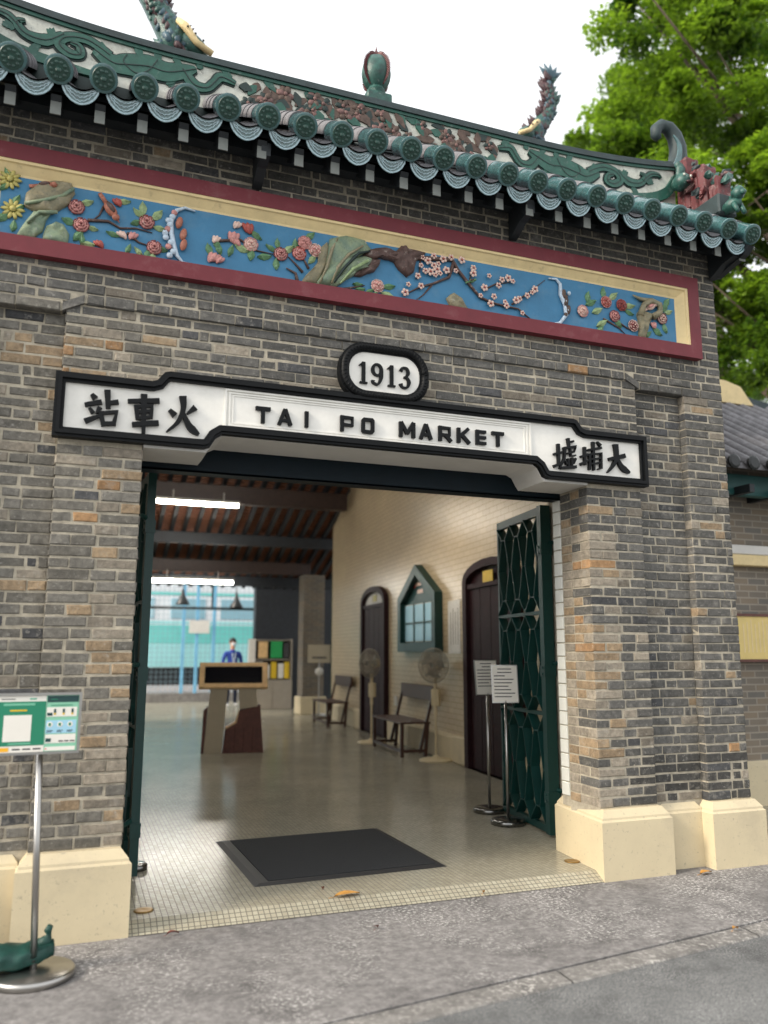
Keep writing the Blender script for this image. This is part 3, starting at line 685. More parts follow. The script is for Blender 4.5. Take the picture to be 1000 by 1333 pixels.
MB().tube([(2.19,YB-.02,4.215),(2.1,YB-.018,4.215),(2.03,YB-.014,4.24)], [.02,.015,.005], 6).build('branch', 'rock_tan', frieze, smooth=True)
def f_bird(x, z, a, L, m):
    b = MB(); u = Vector((math.cos(a), 0, math.sin(a))); c = Vector((x, YB-.022, z)); R = Euler((0, -a, 0))
    b.blob(c, (L*.30, .02, L*.17), 8, R); b.blob(c+u*L*.30+Vector((0, -.004, 0)), (L*.13, .016, L*.12), 8, R)
    b.tube([c+u*L*.40, c+u*L*.52], [L*.035, .001], 5)
    p = Vector((-u.z, 0, u.x))
    b.add([c-u*L*.2+p*L*.07, c-u*L*.2-p*L*.07, c-u*L*.62-p*L*.06, c-u*L*.62+p*L*.06]+[c-u*L*.2+p*L*.07+Vector((0, .012, 0)), c-u*L*.2-p*L*.07+Vector((0, .012, 0)), c-u*L*.62-p*L*.06+Vector((0, .012, 0)), c-u*L*.62+p*L*.06+Vector((0, .012, 0))],
          [(0,1,2,3),(4,7,6,5),(0,4,5,1),(1,5,6,2),(2,6,7,3),(3,7,4,0)])
    b.mi = 1; b.blob(c+Vector((0, -.014, 0))-u*L*.04+p*L*.03, (L*.22, .01, L*.09), 8, R)
    return b.build('bird', [m, 'branch_paint' if m != 'petal_pale' else 'rose_pink'], frieze, smooth=True)
f_bird(-2.196, 4.245, .25, .15, 'bird_paint'); f_bird(-1.825, 4.165, -.95, .19, 'bird_paint'); f_bird(2.19, 4.165, .55, .15, 'petal_pale'); f_bird(.63, 4.115, .4, .08, 'leaf_paint')
S1 = [(-1.318,4.262),(-1.383,4.272),(-1.432,4.244),(-1.464,4.167),(-1.46,4.089),(-1.443,4.014),(-1.418,3.94),(-1.381,3.9),(-1.317,3.9)]
S2 = [(1.276,4.25),(1.34,4.255),(1.373,4.22),(1.373,4.137),(1.406,4.067),(1.416,3.981),(1.36,3.91),(1.3,3.895),(1.248,3.9)]
for S, cl, lobes in ((S1, True, [(-1.414,4.161),(-1.386,4.087),(-1.382,4.017)]), (S2, False, [(1.395,4.141),(1.414,4.081),(1.431,4.021)])):
    MB().tube([(x, YB-.012, z) for x, z in S], [.005,.009,.013,.016,.016,.016,.013,.009,.005], 7).build('scroll', 'cloud_paint', frieze, smooth=True)
    for i, (x, z) in enumerate(lobes):
        MB().blob((x, YB-.018, z), (.022, .016, .042), 8, Euler((0, .2, 0))).build('scroll_lobe', 'bird_paint' if cl else 'relief_brown', frieze, smooth=True)
    if cl:
        for i in range(11):
            t = i/10; z = 4.22-t*.29; x = -1.462+.03*math.sin(t*PI)*-1+random.uniform(-.018, .018)
            MB().blob((x+.012, YB-.02, z), (.021, .015, .02), 7).build('cloud', 'cloud_paint' if i % 4 else 'rose_pink', frieze, smooth=True)
    else:
        for i in range(6):
            MB().blob((1.42+random.uniform(-.02, .025), YB-.02, 3.98+i*.035), (.016, .014, .018), 7).build('cloud', 'cloud_paint' if i % 2 else 'relief_brown', frieze, smooth=True)

# ---- roof of the gatehouse
SLP = .69; TH = math.atan(SLP); ca, sa = math.cos(TH), math.sin(TH)
EY = -.39                                            # eave line
rf = MB()
zt = lambda y: 4.665+(y-EY)*SLP
rf.extrude([(-2.93, EY+.09, zt(EY+.09)), (-2.93, .38, zt(.38)), (-2.93, .38, zt(.38)-.05), (-2.93, EY+.09, zt(EY+.09)-.03)], (5.86, 0, 0))
rf.extrude([(-2.93, .38, zt(.38)), (-2.93, 1.25, zt(-.49)), (-2.93, 1.25, zt(-.49)-.04), (-2.93, .38, zt(.38)-.05)], (5.86, 0, 0))
roof = rf.build('roof', 'eave_dark', GH)
AX = Vector((0, -ca, -sa)); UPN = Vector((0, -sa, ca)); E0 = Vector((0, EY-.03, 4.748))
def rl(x, a, h): return Vector((x, 0, 0))+E0-AX*a+UPN*h     # a: up the slope from the eave, h: off the slope
def arc_tile(r0, r1, a0, a1, n=14, t=.012, full=False):
    b = MB(); vs = []
    for r, a in ((r0, a0), (r1, a1), (r1-t, a1), (r0-t, a0)):
        for j in range(n+1):
            q = PI*j/n*1.16-.25; vs.append(rl(math.cos(q)*r, a, math.sin(q)*r))
    fs = [(k*(n+1)+j, k*(n+1)+j+1, ((k+1) % 4)*(n+1)+j+1, ((k+1) % 4)*(n+1)+j) for k in range(4) for j in range(n)]
    b.add(vs, fs); return b
bt = MB()
bt.lathe([(.072, -.012), (.079, -.008), (.079, .005), (.074, .012), (.073, .2), (.066, .2)], E0, 20, -AX)
b2 = MB(); b2.mi = 1
bt.mi = 1; bt.lathe([(.064, -.0135), (.060, -.017), (.0, -.017)], E0, 20, -AX)
bt.mi = 0
bt.mi = 1
for k in range(10):                                  # the worn raised flower on the tile end
    q = 2*PI*k/10; bt.blob(rl(math.cos(q)*.040, -.016, math.sin(q)*.040), (.013, .005, .013), 5)
bt.blob(rl(0, -.019, 0), (.018, .007, .018), 6)
bt.mi = 0
m_round = bt.mesh('round_end_tile', ['glaze_teal', 'glaze_green'], True); m_round.set_sharp_from_angle(angle=math.radians(35))
brl = MB()
for a0, a1, r0, r1 in ((.19, .40, .079, .074), (.395, .60, .080, .074), (.595, 1.0, .080, .074)):
    q = arc_tile(r0, r1, a0, a1); brl.add(q.v, q.f)
m_barrel = brl.mesh('barrel_tile', 'tile_grey', True); m_barrel.set_sharp_from_angle(angle=math.radians(35))
dt = MB()
def dr(u, w): return Vector((u, E0.y+.05-w*.22, E0.z+w+.012))
DN = Vector((0, -.976, -.215))                       # the way the drip plates face
top = [(-.102+.204*i/10, -.030-.052*math.sin(PI*i/10)) for i in range(11)]
bot = [(.104, -.046), (.096, -.082), (.078, -.115), (.05, -.140), (.022, -.152), (0, -.156), (-.022, -.152), (-.05, -.140), (-.078, -.115), (-.096, -.082), (-.104, -.046)]
poly = [tuple(dr(u, w)) for u, w in top+bot]
dt.extrude(poly, DN*.014)
dt.mi = 2
for off in (.0, .022, .044):                         # raised waves and rim
    pts = [(-.088+.176*i/18, -.066-.072*math.sin(PI*i/18)+off*math.sin(PI*i/18)**.6+.0035*math.sin(i*2.6)) for i in range(19)]
    for (u0, w0), (u1, w1) in zip(pts, pts[1:]): dt.bar(dr(u0, w0)+DN*.015, dr(u1, w1)+DN*.015, .005, .005, (1, 0, 0))
ed = [(u*.985, w*.985) for u, w in bot]
for (u0, w0), (u1, w1) in zip(ed, ed[1:]): dt.bar(dr(u0, w0)+DN*.015, dr(u1, w1)+DN*.015, .007, .010, (1, 0, 0))
# pan behind the drip
vs = []; n = 8
for a in (.0, .9):
    for i in range(n+1): vs.append(rl(-.1+.2*i/n, a, -.035-.045*math.sin(PI*i/n)))
dt.mi = 1; dt.add(vs, [(i, i+1, n+2+i, n+1+i) for i in range(n)])
m_drip = dt.mesh('drip_tile', ['glaze_drip', 'tile_grey', 'glaze_sheen'], False)
SP = .2405; zs = lambda x: .015-.0155*max(0, x)
def put(mesh, x, name, dz=0):
    o = bpy.data.objects.new(name, mesh); COL.objects.link(o); o.parent = roof; o.location = (x, random.uniform(-.006, .006), zs(x)+dz+random.uniform(-.004, .004)); return o
for i in range(-2, 23):
    x = -2.395+SP*i+random.uniform(-.008, .008)
    put(m_round, x, 'round_end_tile'); put(m_barrel, x, 'barrel_tile')
    if i < 22: put(m_drip, x+SP/2, 'drip_tile')
# rafters, boards and brackets under the eave
ra = MB().bar((0, -.295, zt(-.295)-.11), (0, .1, zt(.1)-.11), .058, .10).mesh('rafter', 'eave_dark')
rc = MB(); rc.bx(-.029, .029, -.303, -.2965, zt(-.295)-.178, zt(-.295)-.06)
rcm = rc.mesh('rafter_end', 'rafter_grey')
for i in range(-2, 23):
    x = -2.40+SP*i
    o = bpy.data.objects.new('rafter', ra); COL.objects.link(o); o.parent = roof; o.location = (x, 0, 0)
    c = bpy.data.objects.new('rafter_end', rcm); COL.objects.link(c); c.parent = roof; c.location = (x, 0, 0)
MB().bx(-2.9, 2.9, -.14, -.05, 4.70, 4.775).build('eave_purlin', 'eave_dark', roof)
for x in (-2.8, -.93, .98, 2.83):
    b = MB(); b.prism([(0, 0)], 0, 0) if False else None
    pts = [(-.03, 4.50), (-.03, 4.78), (-.31, 4.66), (-.30, 4.58), (-.18, 4.565), (-.09, 4.52)]
    mb = MB(); mb.extrude([(x-.03, y, z) for y, z in pts], (.06, 0, 0)); mb.build('bracket', 'eave_dark', roof)
b = MB(); b.extrude([(2.86, .3, 4.62), (2.86, -.05, 4.52), (2.86, -.35, 4.58), (2.86, -.41, 4.63), (2.86, .3, 5.10)], (.055, 0, 0)); b.build('verge_board', 'eave_dark', roof)
b = MB(); b.extrude([(-2.915, .3, 4.62), (-2.915, -.05, 4.52), (-2.915, -.35, 4.58), (-2.915, -.41, 4.63), (-2.915, .3, 5.10)], (.055, 0, 0)); b.build('verge_board', 'eave_dark', roof)
# ---- ridge
def rz(x): return .10*max(0, (abs(x)-1.3)/1.4)**2.2
N = 56; RX = [-2.78+5.56*i/N for i in range(N+1)]
def ridge_strip(y0, y1, z0, z1, name, m):
    b = MB(); vs = []
    for x in RX: vs += [(x, y0, z0+rz(x)), (x, y0, z1+rz(x)), (x, y1, z1+rz(x)), (x, y1, z0+rz(x))]
    fs = [(4*i+k, 4*i+(k+1) % 4, 4*i+4+(k+1) % 4, 4*i+4+k) for i in range(N) for k in range(4)]+[(0,1,2,3), (4*N,4*N+3,4*N+2,4*N+1)]
    return b.add(vs, fs).build(name, m, roof)
ridge = ridge_strip(.27, .45, 5.0, 5.56, 'ridge', 'ridge_white')
ridge_strip(.255, .465, 5.535, 5.558, 'ridge_cap', 'scroll_green'); ridge_strip(.243, .477, 5.560, 5.588, 'ridge_cap', 'ridge_dark'); ridge_strip(.266, .456, 5.590, 5.625, 'ridge_cap', 'ridge_dark')
ridge_strip(.245, .47, 5.0, 5.20, 'ridge_base', 'outline_dark')
ROFF = .008; LAY = [0]
def ly(): LAY[0] = (LAY[0]+1) % 12; return LAY[0]*.00035
SCR = [([(1.048,5.444),(1.148,5.468),(1.192,5.417),(1.244,5.359),(1.336,5.362),(1.413,5.46)], [.025,.06,.05,.05,.07,.06]),
 ([(1.322,5.483),(1.413,5.442),(1.523,5.405),(1.637,5.413),(1.77,5.389),(1.866,5.375),(1.987,5.438)], [.03,.10,.13,.15,.14,.11,.05]),
 ([(1.582,5.48),(1.64,5.38),(1.72,5.34),(1.80,5.40),(1.78,5.46)], [.04,.06,.06,.05,.02]),
 ([(1.888,5.425),(2.029,5.493),(2.158,5.477),(2.205,5.413),(2.141,5.363),(2.072,5.375),(2.085,5.433),(2.136,5.444)], [.05,.055,.06,.06,.055,.05,.04,.02]),
 ([(2.18,5.493),(2.285,5.413),(2.409,5.421),(2.465,5.489),(2.415,5.515)], [.03,.075,.05,.045,.015]),
 ([(2.44,5.449),(2.519,5.52),(2.60,5.53),(2.63,5.505)], [.03,.04,.03,.01])]
TEETH = [(1.10,5.50,.9),(1.30,5.52,1.3),(1.45,5.51,1.2),(1.58,5.50,1.5),(1.70,5.50,1.2),(1.48,5.35,-1.2),(1.6,5.33,-1.3),(1.86,5.32,-1.1),(1.93,5.47,.8),(2.25,5.48,1.2),(2.34,5.37,-1.0),(2.5,5.47,.4)]
for s in (-1, 1):
    for pts, w in SCR:
        P = [(s*x, z+ROFF+rz(x)*.3) for x, z in pts]
        a = ly(); MB().stroke(P, [q*1.12+.026 for q in w], .2625+a, .272, 5).build('scroll_outline', 'outline_dark', ridge)
        MB().stroke(P, [q*1.12 for q in w], .253+a, .2620, 5).build('scroll', 'scroll_green', ridge)
        MB().stroke(P, [.006]*len(P), .2490+a, .2528, 5).build('scroll_vein', 'outline_dark', ridge)
    for x, z, a in TEETH:
        c = Vector((s*x, z+ROFF)); L = .065
        for da in (-.45, 0, .45):
            d = Vector((s*math.cos(a+da), math.sin(a+da)))
            MB().stroke([tuple(c-d*L*.4), tuple(c+d*L*.25), tuple(c+d*L*.8)], [.03, .04, .004], .2578+ly(), .2661, 3).build('acanthus_leaf', 'scroll_green', ridge)
# mottled flowers and leaves in the middle of the ridge
random.seed(21)
for k in range(120):
    x = -.98+2.0*(k+random.random())/120; z = random.uniform(5.27, 5.51); kind = random.random()
    b = MB()
    if kind < .17:
        r = random.uniform(.05, .075)
        for i in range(6):
            a = i*2*PI/6+random.uniform(-.2, .2); b.mi = random.randrange(3); b.blob((x+math.cos(a)*r*.5, .264-.004*(i % 2), z+math.sin(a)*r*.5), (r*.5, .009, r*.34), 7, Euler((0, -a, 0)), .12)
        b.mi = 1; b.blob((x, .254, z), (r*.22, .008, r*.22), 6)
        b.build('ridge_flower', ['relief_brown', 'relief_dull', 'outline_dark'], ridge, smooth=True)
    else:
        a = random.uniform(0, 2*PI); L = random.uniform(.08, .14); d = (math.cos(a)*L/2, math.sin(a)*L/2)
        b.stroke([(x-d[0], z-d[1]), (x, z+.01), (x+d[0], z+d[1])], [.01, random.uniform(.05, .085), .006], .2535+ly()*2.3, .271, 4)
        b.build('ridge_leaf', random.choice(['relief_brown', 'outline_dark', 'relief_brown', 'scroll_green']), ridge)
random.seed(5)
# curled ends
for s in (-1, 1):
    b = MB(); pts = [(2.62,5.56),(2.76,5.62),(2.86,5.70),(2.915,5.83),(2.925,5.96),(2.895,6.07),(2.83,6.135),(2.75,6.14),(2.695,6.09),(2.69,6.03),(2.72,5.995)]
    b.tube([(s*x, .36, z) for x, z in pts], [.05,.075,.09,.085,.075,.066,.06,.056,.052,.048,.03], 10); b.build('ridge_curl', 'ridge_dark', ridge, smooth=True)
    b = MB(); b.stroke([(s*2.80,5.70),(s*2.85,5.80),(s*2.86,5.92),(s*2.80,6.0)], [.05,.05,.04,.01], .262, .272, 4); b.build('ridge_curl_inlay', 'glaze_teal', ridge)
    b = MB(); b.stroke([(s*1.9,5.25),(s*2.4,5.30),(s*2.66,5.40),(s*2.78,5.58)], [.03,.08,.09,.05], .235, .268, 5); b.build('ridge_moulding', 'scroll_green', ridge)
    # descending ridge with red blocks, fish and lion at its foot
    for y0, y1, z0, z1, dx in ((.12,.26,5.2,5.70,.0),(.02,.115,5.15,5.54,.015),(-.08,.012,5.05,5.50,.0),(-.15,-.09,5.0,5.30,.02),(-.22,-.16,5.0,5.34,.006)):
        mb = MB(); mb.cbx(min(s*(2.78+dx), s*(2.93-dx)), max(s*(2.78+dx), s*(2.93-dx)), y0, y1, z0, z1, .018); mb.v = [(p[0]+random.uniform(-.009, .009), p[1]+random.uniform(-.009, .009), p[2]+random.uniform(-.014, .014)) for p in mb.v]; mb.build('red_block', 'red_block', roof)
    mb = MB(); mb.cbx(min(s*2.76, s*2.95), max(s*2.76, s*2.95), -.235, .27, 4.98, 5.16, .015); mb.build('verge_base', 'ridge_dark', roof)
    for q in range(26):                              # crumbling glazed figures and cresting along the descending ridge
        y = random.uniform(-.26, .24); zz = 5.40+y*.85+random.uniform(-.16, .12); mb = MB(); mb.blob((s*random.choice((2.77, 2.80, 2.85, 2.90)), y-.03, zz), (random.uniform(.02, .05), random.uniform(.02, .045), random.uniform(.02, .06)), 7, Euler((random.random(), random.random(), random.random())), .3)
        mb.build('cresting', random.choice(['red_block', 'red_block', 'bronze_red', 'bronze_green', 'ridge_dark', 'relief_dull']), roof)
    f = MB(); f.blob((s*2.72, .12, 5.44), (.07, .09, .075), 10, None, .05); f.mi = 1
    f.blob((s*2.69, .045, 5.465), (.013, .008, .013), 6); f.blob((s*2.76, .045, 5.465), (.013, .008, .013), 6); f.mi = 2; f.blob((s*2.73, .04, 5.405), (.03, .02, .012), 6)
    f.mi = 0; f.stroke([(s*2.72, 5.5), (s*2.74, 5.58), (s*2.70, 5.63)], [.05, .07, .02], .12, .16, 3); f.build('fish_ornament', ['bronze_green', 'ridge_white', 'bronze_red'], roof, smooth=True)
    f = MB(); f.blob((s*2.85, -.27, 5.03), (.06, .10, .06), 9, None, .12); f.blob((s*2.85, -.35, 5.10), (.055, .055, .058), 9, None, .12); f.blob((s*2.85, -.40, 5.085), (.03, .03, .025), 7)
    for dx in (-.035, .035): f.tube([(s*2.85+dx, -.33, 5.02), (s*2.85+dx, -.37, 4.93)], [.022, .018], 6); f.blob((s*2.85+dx, -.33, 5.15), (.015, .01, .02), 5)
    f.tube([(s*2.85, -.18, 5.06), (s*2.85, -.15, 5.14), (s*2.85, -.18, 5.2)], [.025, .03, .008], 6); f.build('lion_ornament', ['bronze_green'], roof, smooth=True)
# finial
fx, fy = .045, .36
b = MB(); b.cbx(fx-.10, fx+.10, fy-.09, fy+.09, 5.615, 5.70, .01)
b.lathe([(.075, 5.70), (.062, 5.725), (.066, 5.735), (.072, 5.748), (.064, 5.765), (.06, 5.775), (.082, 5.80), (.106, 5.85), (.114, 5.90), (.106, 5.96), (.078, 6.02), (.035, 6.055), (.012, 6.066)], (fx, fy, 0), 24)
fin = b.build('finial', 'bronze_green', roof); smooth_angle(fin, 40)
b = MB()
for k in range(4):
    a = k*PI/2+.5; d = Vector((math.cos(a), math.sin(a), 0)); prof = [(.066, 5.79), (.106, 5.83), (.124, 5.88), (.122, 5.94), (.10, 6.0), (.055, 6.055), (.02, 6.08)]
    for i in range(24):
        t = i/23*(len(prof)-1); j = min(int(t), len(prof)-2); r = prof[j][0]+(prof[j+1][0]-prof[j][0])*(t-j); z = prof[j][1]+(prof[j+1][1]-prof[j][1])*(t-j)
        p = Vector((fx, fy, z))+d*(r-.002); b.tube([p-d*.01, p+d*.008, p+d*.028+Vector((0, 0, .004))], [.008, .007, .001], 5)
b.lathe([(.018, 6.06), (.02, 6.08), (.008, 6.11), (.001, 6.15)], (fx, fy, 0), 8); b.build('finial_crest', 'red_block', fin)

# ================================================================== the sign
SG = thing('station_sign', 'long white station name board with stepped black frame above the entrance', 'sign', (0, 0, 0))
a_, k1, k2 = 2.0645, 1.527, 1.4365
outl = [(-a_, 2.716), (-1.205, 2.716), (-1.17, 2.73), (-1.135, 2.79), (-1.10, 2.815), (1.10, 2.815), (1.135, 2.79), (1.17, 2.73), (1.205, 2.716), (a_, 2.716), (a_, 3.101), (k1, 3.101), (k1-.03, 3.112), (k2+.02, 3.165), (k2-.01, 3.174), (-k2+.01, 3.174), (-k2-.02, 3.165), (-k1+.03, 3.112), (-k1, 3.101), (-a_, 3.101)]
MB().prism(inset(outl, .03), -.034, .0).build('board', 'sign_white', SG)
i1, i2, i3 = inset(outl, .016), inset(outl, .038), inset(outl, .056)
MB().ring(outl, i1, -.062, .003).build('outer_frame', 'sign_black', SG)
MB().ring(inset(outl, .0165), i2, -.076, .0).build('frame', 'sign_black', SG); MB().ring(inset(outl, .0385), i3, -.056, -.03).build('inner_frame', 'sign_black', SG)
for d, w, y in ((0, .012, -.044), (.026, .010, -.041), (.048, .008, -.039)):
    R0 = rect(-1.09+d, 1.08-d, 2.858+d*.72, 3.112-d*.72); MB().ring(R0, inset(R0, w), y, -.03).build('panel_moulding', 'sign_white', SG)
CHARS = {
 'zhan': [([(-1.864,2.983),(-1.842,2.959)],[.02,.034]),([(-1.898,2.916),(-1.806,2.943)],[.022,.017,.026]),([(-1.872,2.901),(-1.85,2.87)],[.014,.024]),([(-1.814,2.91),(-1.832,2.872)],[.028,.012]),([(-1.892,2.817),(-1.801,2.864)],[.03,.022,.014]),([(-1.779,3.018),(-1.768,2.907)],[.034,.026,.026]),([(-1.77,2.94),(-1.713,2.952)],[.02,.026]),([(-1.81,2.883),(-1.788,2.798)],[.024,.024]),([(-1.808,2.874),(-1.72,2.891),(-1.734,2.808)],[.018,.028,.026]),([(-1.79,2.812),(-1.732,2.819)],[.022,.022])],
 'che': [([(-1.661,2.964),(-1.48,2.986)],[.022,.018,.03]),([(-1.571,3.017),(-1.563,2.777)],[.036,.028,.026,.02]),([(-1.614,2.945),(-1.6,2.858)],[.024,.022]),([(-1.611,2.935),(-1.521,2.951),(-1.527,2.873)],[.02,.026,.026]),([(-1.598,2.903),(-1.526,2.916)],[.016,.018]),([(-1.597,2.864),(-1.529,2.879)],[.018,.018]),([(-1.63,2.824),(-1.479,2.848)],[.026,.02,.03])],
 'huo': [([(-1.42,2.936),(-1.386,2.905)],[.02,.036]),([(-1.268,2.968),(-1.315,2.923)],[.036,.01]),([(-1.345,3.03),(-1.339,2.953),(-1.367,2.867),(-1.431,2.799)],[.042,.03,.024,.008]),([(-1.342,2.936),(-1.301,2.849),(-1.24,2.799)],[.012,.03,.042,.014])],
 'xu': [([(1.256,2.897),(1.329,2.917)],[.018,.022]),([(1.296,2.976),(1.296,2.816)],[.026,.022]),([(1.253,2.807),(1.337,2.848)],[.026,.012]),([(1.38,3.026),(1.386,2.969)],[.026,.02]),([(1.387,2.996),(1.427,3.008)],[.015,.018]),([(1.337,2.949),(1.446,2.97),(1.428,2.932)],[.016,.022,.012]),([(1.35,2.95),(1.342,2.872),(1.3,2.795)],[.022,.02,.008]),([(1.366,2.911),(1.428,2.93)],[.013,.017]),([(1.394,2.95),(1.398,2.896),(1.438,2.903)],[.015,.015,.013]),([(1.373,2.874),(1.377,2.813)],[.018,.018]),([(1.408,2.883),(1.401,2.815)],[.018,.018]),([(1.348,2.859),(1.362,2.829)],[.012,.018]),([(1.437,2.88),(1.417,2.838)],[.018,.01]),([(1.311,2.8),(1.439,2.818)],[.02,.026])],
 'pu': [([(1.482,2.897),(1.546,2.921)],[.018,.022]),([(1.519,2.973),(1.517,2.84)],[.026,.022]),([(1.479,2.841),(1.559,2.883)],[.026,.012]),([(1.543,2.952),(1.664,2.98)],[.018,.022]),([(1.627,3.022),(1.658,2.995)],[.014,.026]),([(1.593,3.018),(1.591,2.805)],[.026,.022,.018]),([(1.559,2.926),(1.553,2.806)],[.022,.02]),([(1.559,2.922),(1.659,2.938),(1.653,2.824),(1.626,2.818)],[.016,.022,.022,.01]),([(1.564,2.885),(1.648,2.9)],[.014,.014]),([(1.562,2.85),(1.646,2.865)],[.014,.014])],
 'da': [([(1.725,2.899),(1.871,2.939)],[.022,.024,.032]),([(1.79,3.019),(1.794,2.926),(1.762,2.858),(1.709,2.799)],[.04,.03,.024,.008]),([(1.798,2.917),(1.835,2.851),(1.903,2.811)],[.012,.03,.042,.014])]}
for nm, st in CHARS.items():
    b = MB()
    for i, (pts, w) in enumerate(st): b.stroke(pts, [q*(1.05 if nm not in ('xu', 'pu') else .84) for q in w], -.058-.0004*i, -.032, 6 if len(pts) > 2 and nm in ('huo', 'da') else 1)
    b.build('character', 'sign_black', SG)
def glyph(ch, cx, cz, h, w, t, y0, y1, b):
    x0, x1, z0, z1 = cx-w/2, cx+w/2, cz-h/2, cz+h/2; S = lambda p, k=1: b.stroke(p, t*k, y0-random.uniform(0, .0006), y1)
    if ch == 'T': S([(x0, z1-t/2), (x1, z1-t/2)]); S([(cx, z1-t), (cx, z0)])
    elif ch == 'I': S([(cx, z1), (cx, z0)])
    elif ch == 'A': S([(x0+t*.4, z0), (cx, z1)]); S([(x1-t*.4, z0), (cx, z1)]); S([(cx-w*.27, z0+h*.3), (cx+w*.27, z0+h*.3)], .8)
    elif ch == 'P': S([(x0+t/2, z0), (x0+t/2, z1)]); S([(x0+t, z1-t/2), (x1-t/2, z1-t/2), (x1-t/2, z0+h*.42), (x0+t, z0+h*.42)], .9)
    elif ch == 'O':
        o_ = [(x0+.012, z0), (x1-.012, z0), (x1, z0+.014), (x1, z1-.014), (x1-.012, z1), (x0+.012, z1), (x0, z1-.014), (x0, z0+.014)]
        b.ring(o_, inset(o_, t*.95), y0, y1)
    elif ch == 'M': S([(x0+t/2, z0), (x0+t/2, z1)]); S([(x1-t/2, z0), (x1-t/2, z1)]); S([(x0+t/2, z1), (cx, z0+h*.25)]); S([(x1-t/2, z1), (cx, z0+h*.25)])
    elif ch == 'R': glyph('P', cx, cz, h, w, t, y0, y1, b); S([(cx, z0+h*.45), (x1, z0)])
    elif ch == 'K': S([(x0+t/2, z0), (x0+t/2, z1)]); S([(x1-t*.3, z1), (x0+t, cz-.005)]); S([(cx-t*.3, cz), (x1, z0)])
    elif ch == 'E': S([(x0+t/2, z0), (x0+t/2, z1)]); [S([(x0+t, z), (x1, z)], .85) for z in (z0+t/2, cz, z1-t/2)]
    elif ch == '1': S([(cx, z0), (cx, z1)]); S([(cx-t*1.1, z0+t*.2), (cx+t*1.1, z0+t*.2)], .5); b.stroke([(cx, z1-.004), (cx-t*1.3, z1-t*1.1)], [t*.7, t*.25], y0, y1)
    elif ch == '9':
        pts = [(cx+w*.42*math.cos(a), cz+h*.21+h*.26*math.sin(a)) for a in np.linspace(0, 2*PI, 20)]; b.stroke(pts, [t, t*.6, t, t*.6, t], y0, y1)
        b.stroke([(cx+w*.42, cz+h*.2), (cx+w*.4, cz-h*.15), (cx+w*.1, cz-h*.46), (cx-w*.35, cz-h*.42), (cx-w*.4, cz-h*.3)], [t, t, t*.6, t*.7, t*1.1], y0-.0005, y1, 5)
    elif ch == '3':
        b.stroke([(cx-w*.4, cz+h*.3), (cx-w*.25, cz+h*.45), (cx+w*.2, cz+h*.44), (cx+w*.34, cz+h*.22), (cx+w*.1, cz+h*.03), (cx-w*.1, cz+h*.02)], [t*1.1, t*.6, t*.7, t, t*.6, t*.5], y0, y1, 5)
        b.stroke([(cx-w*.1, cz+h*.02), (cx+w*.2, cz), (cx+w*.42, cz-h*.2), (cx+w*.22, cz-h*.45), (cx-w*.25, cz-h*.46), (cx-w*.42, cz-h*.3)], [t*.5, t*.7, t*1.05, t*.65, t*.6, t*1.1], y0-.0005, y1, 5)
for ch, x in zip('TAIPOMARKET', (-.85, -.709, -.568, -.295, -.152, .126, .262, .403, .542, .677, .809)):
    b = MB(); glyph(ch, x, 2.965, .105, {'M': .115, 'I': .03, 'E': .078, 'O': .088}.get(ch, .094), .0235, -.056, -.032, b); b.build('letter', 'sign_black', SG)
# date plaque
DP = thing('date_plaque', 'small oval 1913 date plaque with black rope moulding above the name board', 'plaque', (0, 0, 0))
def stadium(hw, hh, n=14, c=(-.036, 3.337)):
    r = hh*.9; return [(c[0]+sx_*(hw-r)+r*math.cos(a), c[1]+sz_*(hh-r)+r*math.sin(a)) for sx_, sz_, a0 in ((1,1,0),(-1,1,PI/2),(-1,-1,PI),(1,-1,3*PI/2)) for a in np.linspace(a0, a0+PI/2, n//2+1)]
MB().prism(stadium(.27, .15), -.05, 0).build('plate', 'sign_white', DP)
MB().ring(stadium(.318, .2), stadium(.252, .133), -.058, .005).build('frame', 'sign_black', DP)
mid = stadium(.287, .167, 20); b = MB(); k = len(mid); b.tube([(x, -.06, z) for x, z in mid+[mid[0]]], .026, 8)
rope = b.build('rope_moulding', 'sign_black', DP, smooth=True)
b = MB()
tot = []
for i in range(k):
    p, q = Vector(mid[i]), Vector(mid[(i+1) % k]); n_ = max(1, int((q-p).length/.022))
    for j in range(n_): tot.append((p+(q-p)*j/n_, (q-p).normalized()))
for p, d in tot:
    nn = Vector((-d.y, d.x)); s0, s1 = p+nn*.024-d*.009, p-nn*.024+d*.009
    b.tube([(s0.x, -.066, s0.y), (p.x, -.0875, p.y), (s1.x, -.066, s1.y)], .006, 5)
b.build('rope_strand', 'sign_black', rope, smooth=True)
for ch, x in zip('1913', (-.189, -.094, .010, .105)):
    b = MB(); glyph(ch, x, 3.322, .148, .072, .024, -.066, -.048, b); b.build('numeral', 'sign_black', DP)

